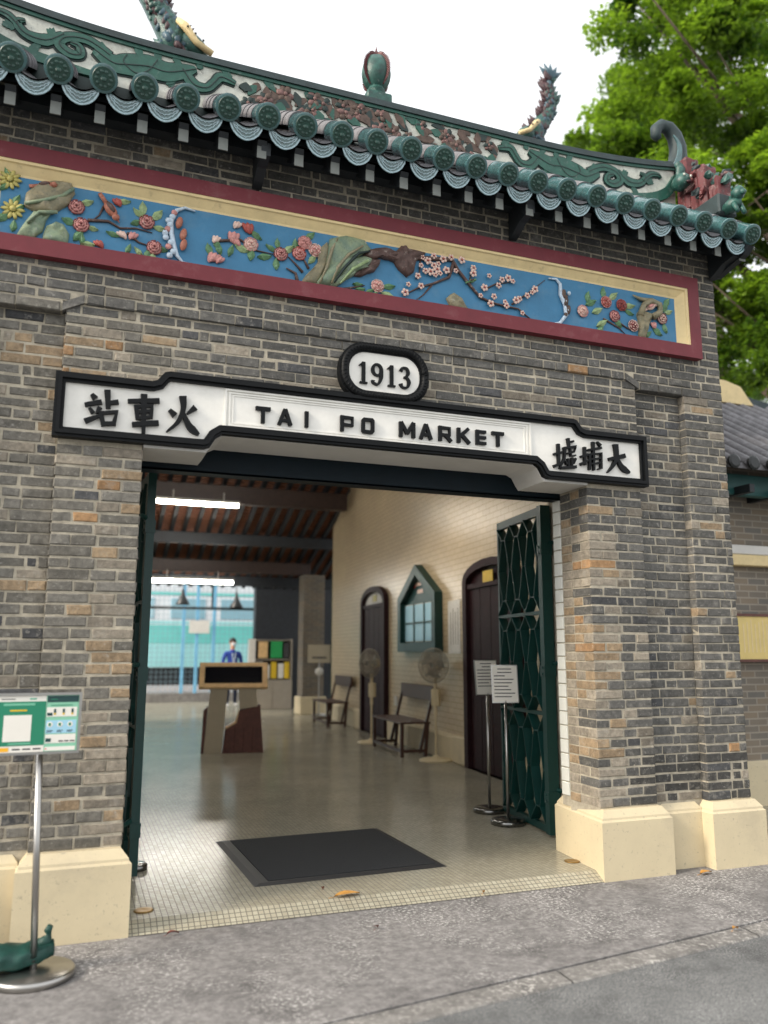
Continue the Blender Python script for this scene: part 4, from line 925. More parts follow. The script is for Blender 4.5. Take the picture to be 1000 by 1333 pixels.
# ================================================================== the folding gates
def gate(loc, rz, L, label, side, sd=.045):
    t = thing('gate_leaf', label, 'gate', loc, rz, 'entrance gate leaves'); H = 2.66; dp = .05
    b = MB(); b.bx(0, .075, -sd, sd, 0, H); b.build('hinge_stile', 'gate_green', t)
    b = MB(); b.bx(L-.035, L, -dp/2, dp/2, 0, H); b.build('stile', 'gate_green', t)
    secs = [0.02, .93, 1.76, H-.02]
    for z, h in ((0, .055), (.915, .03), (1.745, .03), (H-.07, .07)):
        b = MB(); b.bx(.076, L-.036, -dp/2+.002, dp/2-.002, z, z+h); b.build('rail', 'gate_green', t)
    nc = 3; x0, x1 = .076, L-.036; cw = (x1-x0)/nc
    for z0, z1 in ((.055, .915), (.945, 1.745), (1.775, H-.07)):
        h = z1-z0
        for i in range(nc):
            c = x0+cw*(i+.5); l_, r_ = x0+cw*i, x0+cw*(i+1); b = MB(); e = .13*cw; u = (0, 1, 0)
            ch = [(l_, z1), (c-e, z1-.15*h), (l_+e*.7, z0+.5*h), (c-e, z0+.15*h), (l_, z0)]
            for sgn in (1, -1):
                pts = [(x if sgn > 0 else 2*c-x, z) for x, z in ch]
                for p, q in zip(pts, pts[1:]): b.bar((p[0], 0, p[1]), (q[0], 0, q[1]), .008, .085, u)
            for z in (z1-.15*h, z0+.15*h): b.bar((c-e, 0, z), (c+e, 0, z), .008, .082, u)
            for xx in (l_, r_): b.bar((max(xx-e*.7, x0), 0, z0+.5*h), (min(xx+e*.7, x1), 0, z0+.5*h), .008, .079, u)
            b.build('lattice', 'gate_green', t)
    for z in (.28, 1.28, 2.28):
        b = MB(); b.bx(-.006, .081, -sd-.006, sd+.006, z-.045, z+.045)
        b.tube([(.02, -side*.03, z+.06), (-.07, -side*.07, z+.06), (-.17, -side*.14, z+.05), (-.18, -side*.15, z-.12)], [.018, .016, .02, .018], 8)
        for dz in (-.025, .025): b.lathe([(.012, 0), (.009, .008)], (.037, sd+.006, z+dz), 8, (0, 1, 0)); b.lathe([(.012, 0), (.009, .008)], (.037, -sd-.006, z+dz), 8, (0, -1, 0))
        b.build('hinge', 'gate_green', t)
    return t
gate((1.79, .95, .07), math.radians(83), 1.05, 'dark green lattice gate leaf folded back beside the two sign stands', 1)
gate((-1.43, .84, .075), math.radians(95), .95, 'dark green lattice gate leaf folded back beside the pier with the poster board', -1, .028)

# ================================================================== the hall behind
HALL = thing('station_hall', 'tiled station hall with dark timber roof behind the gatehouse', 'building', (0, 0, 0))
WROT = math.atan2(.9976, .0693); WLOC = (2.95, 4.4, 0)
def wall_part(mb, name, m, parent=None, smooth=False):
    o = mb.build(name, m, parent or HALL, smooth)
    if parent is None: o.location = WLOC; o.rotation_euler = (0, 0, WROT)
    return o
MB().bx(-2.85, 8.5, -.25, 0, 0, 6.6)
side = wall_part(MB().bx(-2.85, 8.5, -.25, 0, 0, 6.3), 'side_wall', 'wall_tile')
for s0, s1 in ((.44, 4.0), (5.72, 8.52), (-2.85, -1.25)):
    b = MB(); b.bx(s0, s1, .001, .05, FZ, .36); b.extrude([(s0, .001, .36), (s0, .05, .36), (s0, .02, .40), (s0, .001, .40)], (s1-s0, 0, 0)); wall_part(b, 'skirting', 'plinth_paint')
    if s0 > 0: wall_part(MB().cbx(s0-.02, s0+.42, .002, .09, FZ, .41, .02), 'skirting_block', 'plinth_paint')
def arch(s0, s1, z0, zs_, zt_, n=10):
    c = (s0+s1)/2; return [(s0, z0), (s1, z0), (s1, zs_)]+[(c+(s1-s0)/2*math.cos(a), zs_+(zt_-zs_)*math.sin(a)) for a in np.linspace(0, PI, n)[1:-1]]+[(s0, zs_)]
for s0, s1, zt_, fan_l in ((4.06, 5.68, 2.70, True), (-1.2, .42, 2.66, False)):
    o_ = arch(s0, s1, FZ, 2.42, zt_); i_ = arch(s0+.12, s1-.12, FZ, 2.40, zt_-.10)
    fr_ = wall_part(MB().ring(o_, i_, .0, .09), 'door', 'door_frame')
    b = MB().prism(arch(s0+.12, s1-.12, FZ, 2.34, 2.35), .004, .03); b.build('door_panel', 'door_wood', fr_)
    for q in range(4):
        w_ = (s1-s0-.3)/4; MB().bx(s0+.15+q*w_+.008, s0+.15+(q+1)*w_-.008, .03, .042, FZ+.02, 2.30).build('door_board', 'door_wood', fr_)
    b = MB().prism(arch(s0+.14, s1-.14, 2.36, 2.40, zt_-.11), .004, .02); b.build('fanlight', 'plaster_grey' if fan_l else 'door_wood', fr_)
    MB().bx(s0+.12, s1-.12, .02, .07, 2.31, 2.37).build('transom', 'door_frame', fr_)
    if not fan_l: MB().bx(-.55, -.25, .072, .08, 2.36, 2.50).build('door_label', 'leaflet_yellow', fr_)
    else: MB().bx(4.75, 5.0, .022, .03, 2.42, 2.54).build('door_label', 'petal_yellow', fr_)
# framed notice case with pointed top
NC = thing('notice_case', 'dark green glazed notice case with pointed top on the tiled wall', 'notice case', WLOC, WROT)
o_ = [(1.38, 1.5), (3.15, 1.5), (3.15, 2.36), (2.27, 2.84), (1.38, 2.36)]; MB().ring(o_, inset(o_, .14), .002, .13).build('frame', 'gate_green', NC)
MB().prism(inset(o_, .12), .003, .03).build('backboard', 'print_teal', NC)
MB().bx(1.55, 2.98, .031, .045, 1.66, 2.24).build('notice_sheet', 'leaflet_white', NC)
gm = mat('case_glass', lin(150, 165, 165), .05, .05, 3, spec=1.0)
b = MB()
for i in range(3): b.bx(1.56+i*.475, 1.56+i*.475+.46, .047, .052, 1.67, 2.23)
b.build('pane', 'print_blue', NC)
b = MB()
for i in range(4): b.bx(1.545+i*.475, 1.565+i*.475, .05, .07, 1.66, 2.24)
b.bx(1.55, 2.98, .05, .071, 1.94, 1.96); b.build('glazing_bar', 'gate_green', NC)
MB().bx(1.45, 3.08, .05, .10, 1.52, 1.60).build('sill', 'gate_green', NC)
b = MB(); b.bx(2.0, 2.55, .033, .036, 2.52, 2.57); b.mi = 1; b.bx(2.5, 2.62, .0335, .0365, 2.50, 2.56); b.mi = 0; b.bx(2.15, 2.4, .033, .036, 2.40, 2.46); b.build('lettering', ['petal_pale', 'print_red'], NC)
NP = thing('wall_notice', 'tall pale paper notice on the tiled wall beside the green case', 'notice', WLOC, WROT)
MB().bx(.70, 1.15, .002, .012, 1.48, 2.21).build('sheet', 'leaflet_white', NP)
b = MB(); [b.bx(.76+.09*i, .79+.09*i, .0122, .0132, 1.6, 2.1-.05*(i % 2)) for i in range(4)]; b.build('print', 'rack_grey', NP)
SK = thing('wall_socket', 'small white socket low on the tiled wall beside the far bench', 'socket', WLOC, WROT); b = MB(); b.cbx(3.55, 3.70, .001, .02, .62, .78, .005); b.build('plate', 'plaster_grey', SK)

# roof timbers, beams and terracotta tiles of the hall and its platform side
b = MB(); b.extrude([(-3.7, 1.2, 5.65), (-3.7, 3.2, 7.35), (-3.7, 11.6, 5.0), (-3.7, 11.6, 5.1), (-3.7, 3.2, 7.47), (-3.7, 1.2, 5.77)], (7.3, 0, 0)); b.build('roof', 'timber_dark', HALL)
b = MB(); b.bx(-3.7, 3.6, 1.2, 1.45, 4.87, 5.75); b.build('front_wall', 'far_brick', HALL)
b = MB(); b.bx(-3.95, -3.7, 1.2, 12.8, 0, 6.3); o = b.build('far_side_wall', 'plaster_grey', HALL)
for x0, x1 in ((-3.7, -2.52), (2.52, 2.9)): MB().bx(x0, x1, 1.2, 1.45, 0, 4.86).build('front_wall', 'far_brick', HALL)
zr = lambda y: 4.93-(y-11.35)*.36
MB().cbx(-3.7, 3.36, 11.25, 11.47, 4.46, 4.82, .015).build('beam', 'timber_dark', HALL)
MB().cbx(-3.7, 4.6, 13.35, 13.5, zr(13.4)-.30, zr(13.4)-.05, .015).build('purlin', 'rafter_and_wall_shade', HALL)
MB().cbx(-3.7, 3.45, 14.45, 14.65, 3.36, 3.66, .015).build('beam', 'timber_dark', HALL)
MB().cbx(-3.7, 4.6, 15.5, 15.62, zr(15.5)-.3, zr(15.5)-.05, .015).build('purlin', 'rafter_and_wall_shade', HALL)
rm = MB().bar((0, 10.9, zr(10.9)), (0, 16.2, zr(16.2)), .085, .10).mesh('rafter', 'rafter_and_wall_shade')
for i in range(31):
    o = bpy.data.objects.new('rafter', rm); COL.objects.link(o); o.parent = HALL; o.location = (-3.55+i*.27, 0, 0)
b = MB(); y = 10.9
while y < 16.2: b.extrude([(-3.7, y, zr(y)+.06), (-3.7, y+.135, zr(y+.135)+.10), (-3.7, y+.135, zr(y+.135)+.12), (-3.7, y, zr(y)+.10)], (8.4, 0, 0)); y += .13
stuff(b.build('roof_tiles', 'terracotta', HALL))
MB().extrude([(-3.75, 10.7, zr(10.7)+.2), (-3.75, 16.4, zr(16.4)+.2), (-3.75, 16.4, zr(16.4)+.26), (-3.75, 10.7, zr(10.7)+.26)], (8.5, 0, 0)).build('platform_roof', 'tile_grey', HALL)
PL = MB().bx(3.18, 3.70, 14.05, 14.5, FZ, 3.34); PLo = PL.build('pillar', 'far_brick', HALL); MB().cbx(3.12, 3.76, 14.0, 14.55, FZ, .46, .02).build('pillar_plinth', 'plinth_paint', HALL)
MB().bx(2.55, 5.2, 16.6, 16.9, FZ, 3.9).build('end_wall', 'rafter_and_wall_shade', HALL); MB().bx(1.75, 5.2, 16.55, 16.92, 3.28, 3.62).build('fascia', 'plaster_grey', HALL)  # end wall takes the dark rafter colour in place of its shade
# folded gate by the pillar
fg = thing('platform_gate', 'dark green folded metal gate beside the brick pillar on the platform side', 'gate', (3.72, 13.35, FZ), math.radians(80))
for x in (0, .16, .32): MB().bx(x, x+.05, -.02, .02, 0, 3.2).build('stile', 'gate_green', fg)
for z in (.05, 1.0, 2.0, 3.1): MB().bx(.05, .32, -.014, .014, z, z+.05).build('rail', 'gate_green', fg)

# ---- fluorescent tubes
def tube_light(x0, x1, y, z, label):
    t = thing('tube_light', label, 'lamp', (x0, y, z), 0, 'lit fluorescent tubes'); L = x1-x0
    MB().cbx(0, L, -.05, .05, .035, .09, .008).build('batten', 'plaster_grey', t)
    MB().tube([(.03, 0, 0), (L-.03, 0, 0)], .034, 10).build('tube', 'tube_light', t, smooth=True)
    for x in (.015, L-.03): MB().bx(x, x+.015, -.03, .03, -.03, .036).build('end_cap', 'plaster_grey', t)
    MB().bx(L*.2, L*.2+.02, -.01, .01, .09, .25).build('hanger', 'plaster_grey', t); MB().bx(L*.8, L*.8+.02, -.01, .01, .09, .25).build('hanger', 'plaster_grey', t)
tube_light(-.60, 1.05, 11.18, 4.395, 'lit fluorescent tube under the upper roof beam')
tube_light(-.40, 1.55, 14.38, 3.12, 'lit fluorescent tube under the lower beam by the platform')
tube_light(-.60, 1.05, 7.4, 4.9, 'added unseen fluorescent tube over the kiosk that brightens the hall wall')  # added out of view to brighten the tiled wall
tube_light(-.60, 1.05, 3.9, 4.9, 'added unseen fluorescent tube over the door mat that brightens the hall wall')  # second added fill tube, likewise out of view
# ---- pendant lamps
for x, y, z, lb in ((.80, 18.0, 2.78, 'dark cone pendant lamp hanging over the tracks side, in front of the blue posts'), (2.28, 18.0, 2.72, 'dark cone pendant lamp hanging above the person in blue')):
    t = thing('pendant_lamp', lb, 'lamp', (x, y, z), 0, 'pendant lamps'); MB().lathe([(.03, .42), (.05, .30), (.09, .2), (.19, .02), (.19, 0), (.17, 0), (.08, .18), (.02, .2)], (0, 0, 0), 14).build('shade', 'lamp_dark', t, smooth=True)
    MB().tube([(0, 0, .40), (0, 0, 1.0)], .012, 6).build('rod', 'lamp_dark', t)
t = thing('lamp_rail', 'thin dark rail across the platform opening under the roof', 'rail', (0, 18.1, 2.66)); MB().bx(-2, 5.1, -.03, .03, 0, .07).build('bar', 'lamp_dark', t); [MB().bx(x, x+.05, -.025, .025, .07, 1.2).build('hanger', 'lamp_dark', t) for x in (-1.9, 1.6, 5.0)]

# ================================================================== benches, fans, stands, kiosk
def bench(s, L, label):
    t = thing('bench', label, 'bench', (WLOC[0]+.0693*s-.9976*.12, WLOC[1]+.9976*s+.0693*.12, FZ), WROT, 'wooden benches along the tiled wall')
    for x in (0, L-.045):                             # end frames: splayed back leg that carries the backrest
        MB().bx(x, x+.045, .42, .465, 0, .45).build('leg', 'bench_wood', t)
        MB().bar((x+.0225, .10, 0.0), (x+.0225, .06, .46), .045, .045, (1, 0, 0)).build('leg', 'bench_wood', t)
        MB().bar((x+.0225, .18, .05), (x+.0225, -.04, .92), .04, .035, (1, 0, 0)).build('back_post', 'bench_wood', t)
        MB().bx(x+.004, x+.041, .10, .42, .06, .10).build('stretcher', 'bench_wood', t)
    MB().bx(.045, L-.045, .43, .46, .06, .10).build('stretcher', 'bench_wood', t)
    for i in range(4): MB().cbx(-.01, L+.01, .02+i*.117, .13+i*.117, .45, .475, .005).build('seat_slat', 'bench_wood', t)
    MB().cbx(-.02, L+.02, -.045, -.005, .76, .97, .008).build('backrest', 'bench_wood', t)
    return t
bench(1.55, 1.45, 'dark wooden bench on the tiled wall under the green notice case')
bench(6.3, 1.35, 'dark wooden bench on the tiled wall beyond the arched door')
def fan(x, y, rz, label, tilt=0):
    t = thing('pedestal_fan', label, 'fan', (x, y, FZ), rz, 'pedestal fans')
    MB().lathe([(.23, 0), (.23, .015), (.19, .03), (.05, .045), (.035, .07)], (0, 0, 0), 20).build('base', 'fan_plastic', t, smooth=True)
    MB().tube([(0, 0, .05), (0, 0, .62)], .017, 8).build('pole', 'fan_plastic', t); MB().tube([(0, 0, .6), (0, 0, 1.1)], .026, 8).build('pole', 'fan_plastic', t)
    MB().cbx(-.06, .06, -.02, .05, .72, .95, .01).build('control_box', 'fan_plastic', t)
    c = Vector((0, 0, 1.27)); MB().blob((0, .09, 1.27), (.075, .10, .075), 10).build('motor', 'fan_plastic', t, smooth=True)
    b = MB(); R = .235
    for k in range(44):
        a = 2*PI*k/44; d = Vector((math.cos(a), 0, math.sin(a))); b.tube([c+d*.04+Vector((0, -.11, 0)), c+d*R*.8+Vector((0, -.10, 0)), c+d*R+Vector((0, -.05, 0)), c+d*R*.8+Vector((0, .0, 0)), c+d*.05+Vector((0, .02, 0))], .0042, 4)
    for rr, yy in ((R, -.05), (R*.62, -.108), (.05, -.112)):
        b.tube([c+Vector((math.cos(q)*rr, yy, math.sin(q)*rr)) for q in np.linspace(0, 2*PI, 28)], .006, 5)
    b.build('grille', 'fan_grille', t)
    b = MB()
    for k in range(3):
        a = 2*PI*k/3+.4; vs = []
        for r_, w in ((.03, .25), (.1, .55), (.19, .62)): vs += [c+Vector((math.cos(a-w)*r_, -.07, math.sin(a-w)*r_)), c+Vector((math.cos(a+w)*r_, -.03, math.sin(a+w)*r_))]
        b.add(vs+[v+Vector((0, .004, 0)) for v in vs], [(0,1,3,2),(2,3,5,4),(6,8,9,7),(8,10,11,9),(0,2,8,6),(2,4,10,8),(1,7,9,3),(3,9,11,5),(4,5,11,10),(0,6,7,1)])
    b.lathe([(.035, -.02), (.035, .03)], c+Vector((0, -.06, 0)), 12, (0, 1, 0)); b.build('blades', 'fan_blade', t)
    return t
fan(2.80, 5.52, math.radians(-52), 'cream pedestal fan standing in front of the bench under the notice case')
fan(2.72, 7.90, math.radians(-62), 'cream pedestal fan standing before the arched door with the pale fanlight')
def sign_stand(x, y, rz, label, h=1.02, rows=9):
    t = thing('sign_stand', label, 'sign stand', (x, y, FZ), rz, 'steel sign stands inside the gate')
    MB().lathe([(.15, 0), (.15, .03), (.142, .042), (.03, .05)], (0, 0, 0), 28).build('base', 'chrome_dark', t, smooth=True)
    MB().tube([(0, 0, .04), (0, 0, h+.02)], .014, 10).build('pole', 'steel', t, smooth=True)
    P = Matrix.Rotation(math.radians(-8), 4, 'X'); w, hh = .235, .33
    def pl(name, x0, x1, y0, y1, z0, z1, m):
        b = MB(); b.bx(x0, x1, y0, y1, z0, z1); b.v = [tuple(P @ Vector(v)+Vector((0, 0, h))) for v in b.v]; return b.build(name, m, t)
    pl('holder', -w/2, w/2, -.012, -.002, 0, hh, 'steel'); pl('sheet', -w/2+.008, w/2-.008, -.0145, -.0125, .008, hh-.008, 'paper')
    b = MB(); random.seed(int(x*1000))
    for i in range(rows):
        z = hh-.04-i*.03; q = random.uniform(.04, .09)
        b.bx(-q if i < 2 else -.095, q if i < 2 else random.uniform(.0, .09), -.0155, -.0146, z, z+.008)
    b.v = [tuple(P @ Vector(v)+Vector((0, 0, h))) for v in b.v]; b.build('print', 'print_dark', t)
    return t
sign_stand(1.70, 1.55, math.radians(-18), 'steel sign stand with a white notice, overlapping the one behind it', 1.01, 9)
sign_stand(1.80, 2.08, math.radians(-2), 'steel sign stand with a white notice, half hidden behind another stand', 1.05, 8)
t = thing('sign_stand', 'slim pale sign stand by the brick pillar on the platform side', 'sign stand', (3.50, 13.75, FZ), math.radians(-10))
MB().lathe([(.16, 0), (.16, .03), (.02, .05)], (0, 0, 0), 18).build('base', 'steel', t, smooth=True); MB().tube([(0, 0, .04), (0, 0, 1.4)], .014, 8).build('pole', 'steel', t)
MB().bx(-.27, .27, -.012, 0, 1.20, 1.62).build('board', 'kiosk_grey', t); MB().bx(-.17, .17, -.014, -.0125, 1.30, 1.34).build('print', 'print_dark', t); MB().blob((0, -.03, 1.0), (.10, .05, .10), 10).build('dispenser', 'plaster_grey', t, smooth=True)

# ---- information kiosk
K = thing('information_kiosk', 'wooden information kiosk with tilted black screen in the hall', 'kiosk', (.37, 7.45, FZ), math.radians(-10))
def kp(pts, y0, y1, name, m): return MB().prism(pts, y0, y1).build(name, m, K)
kp([(-.40, 0), (-.14, 0), (-.08, .92), (-.33, .92)], -.16, .16, 'leg', 'kiosk_grey')
kp([(.10, .62), (.36, .66), (.33, .92), (.08, .92)], -.16, .16, 'leg', 'kiosk_grey')
kp([(-.135, .0), (.46, 0), (.40, .68), (.10, .60), (.06, .42), (-.10, .33)], -.15, .17, 'base', 'wood_red')
kp([(-.44, 0), (-.405, 0), (-.36, .66), (-.42, .60)], -.14, .20, 'base', 'wood_red')
for i in range(4): kp([(-.10+i*.13, .01), (-.095+i*.13, .01), (-.085+i*.13, .36), (-.09+i*.13, .36)], -.153, -.15, 'board_joint', 'door_wood')
kp([(-.10, .335), (.06, .425), (.10, .605), (.095, .62), (.045, .44), (-.10, .35)], -.155, .165, 'ledge', 'wood_pale')
kp([(-.34, .90), (.40, .90), (.40, .96), (-.34, .96)], -.17, .17, 'top_board', 'kiosk_grey')
Pm = Matrix.Translation((0, -.06, 1.10)) @ Matrix.Rotation(math.radians(-30), 4, 'X')
def kpan(x0, x1, y0, y1, z0, z1, name, m):
    b = MB(); b.cbx(x0, x1, y0, y1, z0, z1, .008); b.v = [tuple(Pm @ Vector(v)) for v in b.v]; return b.build(name, m, K)
kpan(-.50, .50, -.03, .03, -.21, .21, 'screen_housing', 'wood_pale'); kpan(-.42, .42, -.036, -.028, -.135, .135, 'screen', 'screen')
b = MB(); b.extrude([(-.50, .0, 1.26), (-.50, .28, 1.06), (-.50, .26, 1.02), (-.50, -.02, 1.22)], (1.0, 0, 0)); b.build('rear_panel', 'wood_pale', K)
b = MB(); b.bx(-.36, .36, -.02, .16, .96, 1.08); b.build('neck', 'kiosk_grey', K)

# ---- brochure rack and leaflets
RK = thing('brochure_rack', 'grey brochure rack with leaflets against the end wall of the platform', 'rack', (2.95, 16.25, FZ), math.radians(-6))
MB().bx(-.5, .5, -.2, .2, 0, .72).build('cabinet', 'rack_grey', RK)
for x in (-.49, .012): MB().bx(x, x+.478, -.215, -.2, .02, .70).build('cabinet_door', 'rack_grey', RK)
for x in (-.62, .46): MB().bx(x, x+.16 if x < 0 else x+.04, -.16, .2, 0.0 if x > 0 else .72, 1.78).build('side_panel', 'leaflet_white' if x < 0 else 'rack_grey', RK)
MB().bx(-.5, .5, .16, .19, .72, 1.76).build('back_panel', 'print_dark', RK)
for z in (.72, 1.24, 1.74): MB().bx(-.459, .459, -.16, .159, z, z+.025).build('shelf', 'rack_grey', RK)
for x, z, w, h, m, lb in ((-.38,1.27,.24,.42,'wood_pale','tan folder on the upper shelf of the brochure rack'),(-.06,1.27,.30,.44,'leaflet_green','bright green folder on the upper shelf of the brochure rack'),(.28,1.27,.14,.38,'print_dark','black folder on the upper shelf of the brochure rack'),
    (-.42,.75,.16,.42,'leaflet_white','wide white leaflets next to the pale side panel of the brochure rack'),(-.22,.75,.14,.34,'leaflet_white','shortest white leaflets on the lower shelf of the brochure rack'),(-.04,.75,.14,.42,'leaflet_yellow','yellow leaflets standing between two white stacks in the brochure rack'),
    (.14,.75,.14,.38,'leaflet_white','white leaflets standing between two yellow stacks in the brochure rack'),(.30,.75,.13,.42,'leaflet_yellow','yellow leaflets next to the grey side panel of the brochure rack')):
    o = tag(MB().cbx(0, w, -.12, -.06, 0, h, .004).build('leaflet_stack', m), lb, 'leaflets', 'leaflets in the brochure rack')
    o.location = RK.matrix_basis @ Vector((x, 0, z+.0255)); o.rotation_euler = RK.rotation_euler

# ---- door mat and fallen leaves
dm = thing('door_mat', 'black rubber door mat lying inside the entrance', 'mat', (-.06, 1.1, FZ), math.radians(1.5))
b = MB(); b.add([(-.68,-.66,.001),(.66,-.66,.001),(.66,.66,.001),(-.68,.66,.001),(-.64,-.62,.012),(.62,-.62,.012),(.62,.62,.012),(-.64,.62,.012)], [(0,1,5,4),(1,2,6,5),(2,3,7,6),(3,0,4,7),(4,5,6,7)]); b.build('border', 'rubber_edge', dm)
MB().bx(-.58, .60, -.60, .60, .0125, .016).build('pile', 'rubber', dm)
def dead_leaf(x, y, z, L, a, m, label):
    b = MB(); vs = []
    for i in range(7):
        t = i/6; w = L*.22*math.sin(PI*min(1, t*1.02))**.8+.0008; zz = .006+.012*math.sin(t*3+a)
        vs += [(L*(t-.5), -w, zz+.008), (L*(t-.5), 0, zz), (L*(t-.5), w, zz+.006)]
    b.add(vs, [(3*i+k, 3*i+k+1, 3*i+k+4, 3*i+k+3) for i in range(6) for k in range(2)])
    b.tube([(-L*.5, 0, .008), (-L*.72, .005, .004)], [.0015, .001], 4)
    o = b.build('fallen_leaf', m, None, smooth=True); o.location = (x, y, z); o.rotation_euler = (0, 0, a); return tag(o, label, 'leaf')
dead_leaf(-.24, .04, FZ+.001, .17, .15, 'dead_leaf', 'long tan dry leaf on the mosaic floor at the threshold')
dead_leaf(.62, -.07, .012, .04, .9, 'dead_leaf', 'tiny yellow leaf on the edge of the tiled floor')
dead_leaf(2.28, -.16, .002, .12, .2, 'dead_leaf', 'orange dry leaf on the pavement against the painted plinths')
dead_leaf(-1.28, -.14, .002, .07, .3, 'dead_leaf_red', 'brown dry leaf on the pavement edge beside the mosaic floor')
dead_leaf(-.34, .22, FZ+.001, .04, 1.2, 'dead_leaf_red', 'tiny red brown leaf on the mosaic floor in front of the mat')
dead_leaf(-.22, -.42, .002, .06, 1.0, 'dead_leaf_red', 'small red brown leaf out on the open pavement')
dead_leaf(1.62, -1.12, -.002, .06, .4, 'dead_leaf', 'small orange leaf on the pale kerb strip')
# floor sockets for the gate bolts
for x, y, lb in ((-1.41, .18, 'round brass floor socket beside the left plinth'), (1.50, .28, 'round brass floor socket beside the right plinth')):
    o = tag(MB().lathe([(.055, 0), (.055, .004), (.045, .006), (.02, .003)], (0, 0, 0), 18).build('floor_socket', 'brass', None, True), lb.replace('left plinth', 'pier behind the poster board').replace('right plinth', 'pier with the orange bricks'), 'floor socket'); o.location = (x, y, FZ+.001)
o = tag(MB().lathe([(.085, 0), (.085, .03), (.07, .04), (.01, .045)], (0, 0, 0), 18).build('gate_stop', 'chrome_dark', None, True), 'round metal foot standing on the floor behind the folded gate', 'gate stop'); o.location = (-1.40, 1.12, FZ)

# ---- poster stand outside
PS = thing('poster_stand', 'steel poster stand with green notices on the pavement before the brick pier', 'sign stand', (-1.955, -.50, 0), math.radians(3))
MB().lathe([(.185, 0), (.185, .028), (.178, .036), (.02, .04)], (0, 0, 0), 36).build('base', 'steel', PS, smooth=True)
MB().tube([(0, 0, .03), (-.04, .004, 1.03)], .0165, 12).build('pole', 'steel', PS, smooth=True)
PX0, PX1, PZ0, PZ1 = -.43, .162, 1.012, 1.302; nps = len(COL.objects)
MB().ring(rect(PX0, PX1, PZ0, PZ1), rect(PX0+.012, PX1-.012, PZ0+.012, PZ1-.012), -.034, -.012).build('board_frame', 'steel', PS)
MB().bx(PX0+.01, PX1-.01, -.024, -.014, PZ0+.01, PZ1-.01).build('backing', 'plaster_grey', PS)
pb = MB().bx(PX0+.0125, -.0005, -.0265, -.0243, PZ0+.0125, PZ1-.0125).build('poster', 'paper', PS)
MB().bx(PX0+.0125, -.001, -.0275, -.0266, 1.055, 1.262).build('print_field', 'print_green', pb)
MB().bx(-.185, -.062, -.0282, -.0276, 1.075, 1.198).build('print_box', 'paper', pb)
b = MB(); b.bx(-.19, -.05, -.0282, -.0276, 1.243, 1.254); b.mi = 1; b.bx(-.16, -.085, -.0282, -.0276, 1.216, 1.224); b.mi = 2; b.bx(-.38, -.155, -.0274, -.0267, 1.029, 1.048)
b.mi = 3; [b.bx(-.14+i*.046, -.105+i*.046, -.0274, -.0267, 1.035, 1.042) for i in range(3)]; b.mi = 0; b.bx(-.16, -.06, -.0282, -.0276, 1.062, 1.068); b.mi = 3; b.bx(-.2, -.14, -.0274, -.0267, 1.272, 1.276); b.mi = 0; b.bx(-.075, -.045, -.0274, -.0267, 1.27, 1.278)
stuff(b.build('print', ['print_pale_green', 'leaflet_yellow', 'print_orange', 'print_dark'], pb))
pb = MB().bx(.0005, PX1-.0125, -.0265, -.0243, PZ0+.0125, PZ1-.0125).build('poster', 'print_mint', PS)
b = MB(); b.bx(.004, .147, -.0275, -.0266, 1.256, 1.286); b.build('print_field', 'print_teal', pb)
for z0, z1 in ((1.187, 1.232), (1.062, 1.103), (1.027, 1.045)): MB().bx(.004, .142, -.0275, -.0266, z0, z1).build('print_field', 'paper', pb)
MB().bx(.004, .142, -.0275, -.0266, 1.108, 1.170).build('print_field', 'print_blue', pb)
b = MB(); lay_ = -.0284
for i in range(3):
    b.mi = 0; b.lathe([(.013, 0), (.012, .0006)], (.022+i*.046, -.0276, 1.15), 12, (0, -1, 0)); b.mi = 1; b.bx(.015+i*.046, .026+i*.046, -.0288, -.0283, 1.143, 1.157)
    b.mi = 2; b.bx(.008+i*.046, .036+i*.046, lay_, -.0276, 1.120, 1.123); b.bx(.008+i*.046, .030+i*.046, lay_, -.0276, 1.114, 1.117)
    b.mi = 3; b.bx(.036+i*.04, .046+i*.04, lay_, -.0276, 1.205, 1.224); b.mi = 4; b.bx(.036+i*.04, .046+i*.04, lay_, -.0276, 1.196, 1.204)
    b.mi = 2; b.bx(.065+i*.026, .086+i*.026, lay_, -.0276, 1.068, 1.074)
b.mi = 3; b.bx(.006, .030, lay_, -.0276, 1.192, 1.206); b.bx(.006, .030, lay_, -.0276, 1.068, 1.085); b.mi = 5; b.bx(.006, .012, lay_, -.0276, 1.033, 1.039)
b.mi = 1; b.bx(.02, .12, lay_, -.0276, 1.240, 1.243); b.bx(.02, .05, lay_, -.0276, 1.268, 1.272)
stuff(b.build('print', ['paper', 'print_green', 'print_dark', 'print_teal', 'leaflet_yellow', 'print_red'], pb))
for q in list(COL.objects)[nps:]:
    if q.parent == PS: q.location.x -= .024
# ---- sandbag on its foot
b = MB(); n = 30; k = 34; vs = []
for i in range(k+1):
    t = i/k; x = -.36+.42*t+.03*t*t; r = .072*max(.10, math.sin(PI*min(.985, .06+t*.925)))**.33; neck = max(0, (t-.6)/.4)
    for j in range(n):
        a = 2*PI*j/n; w = 1+.16*neck*math.sin(j*2.9+t*3)+.07*math.sin(j*1.3+i*.55)*math.sin(i*.4+1)+.05*math.sin(i*.9+j*.4)
        vs.append((x, .06+math.cos(a)*r*1.3*w, max(.0405+.001*math.sin(j), .092+math.sin(a)*r*(.72 if math.sin(a) < 0 else .88)*w+.012*math.sin(t*7))))
b.add(vs, [(i*n+j, i*n+(j+1) % n, (i+1)*n+(j+1) % n, (i+1)*n+j) for i in range(k) for j in range(n)]+[tuple(range(n)), tuple(range(k*n, k*n+n))])
sb = tag(b.build('sandbag', 'sandbag', None, True), 'green sandbag lying on the foot of the poster stand', 'sandbag'); sb.location = (-1.955, -.50, 0); sb.rotation_euler = (0, 0, math.radians(6))
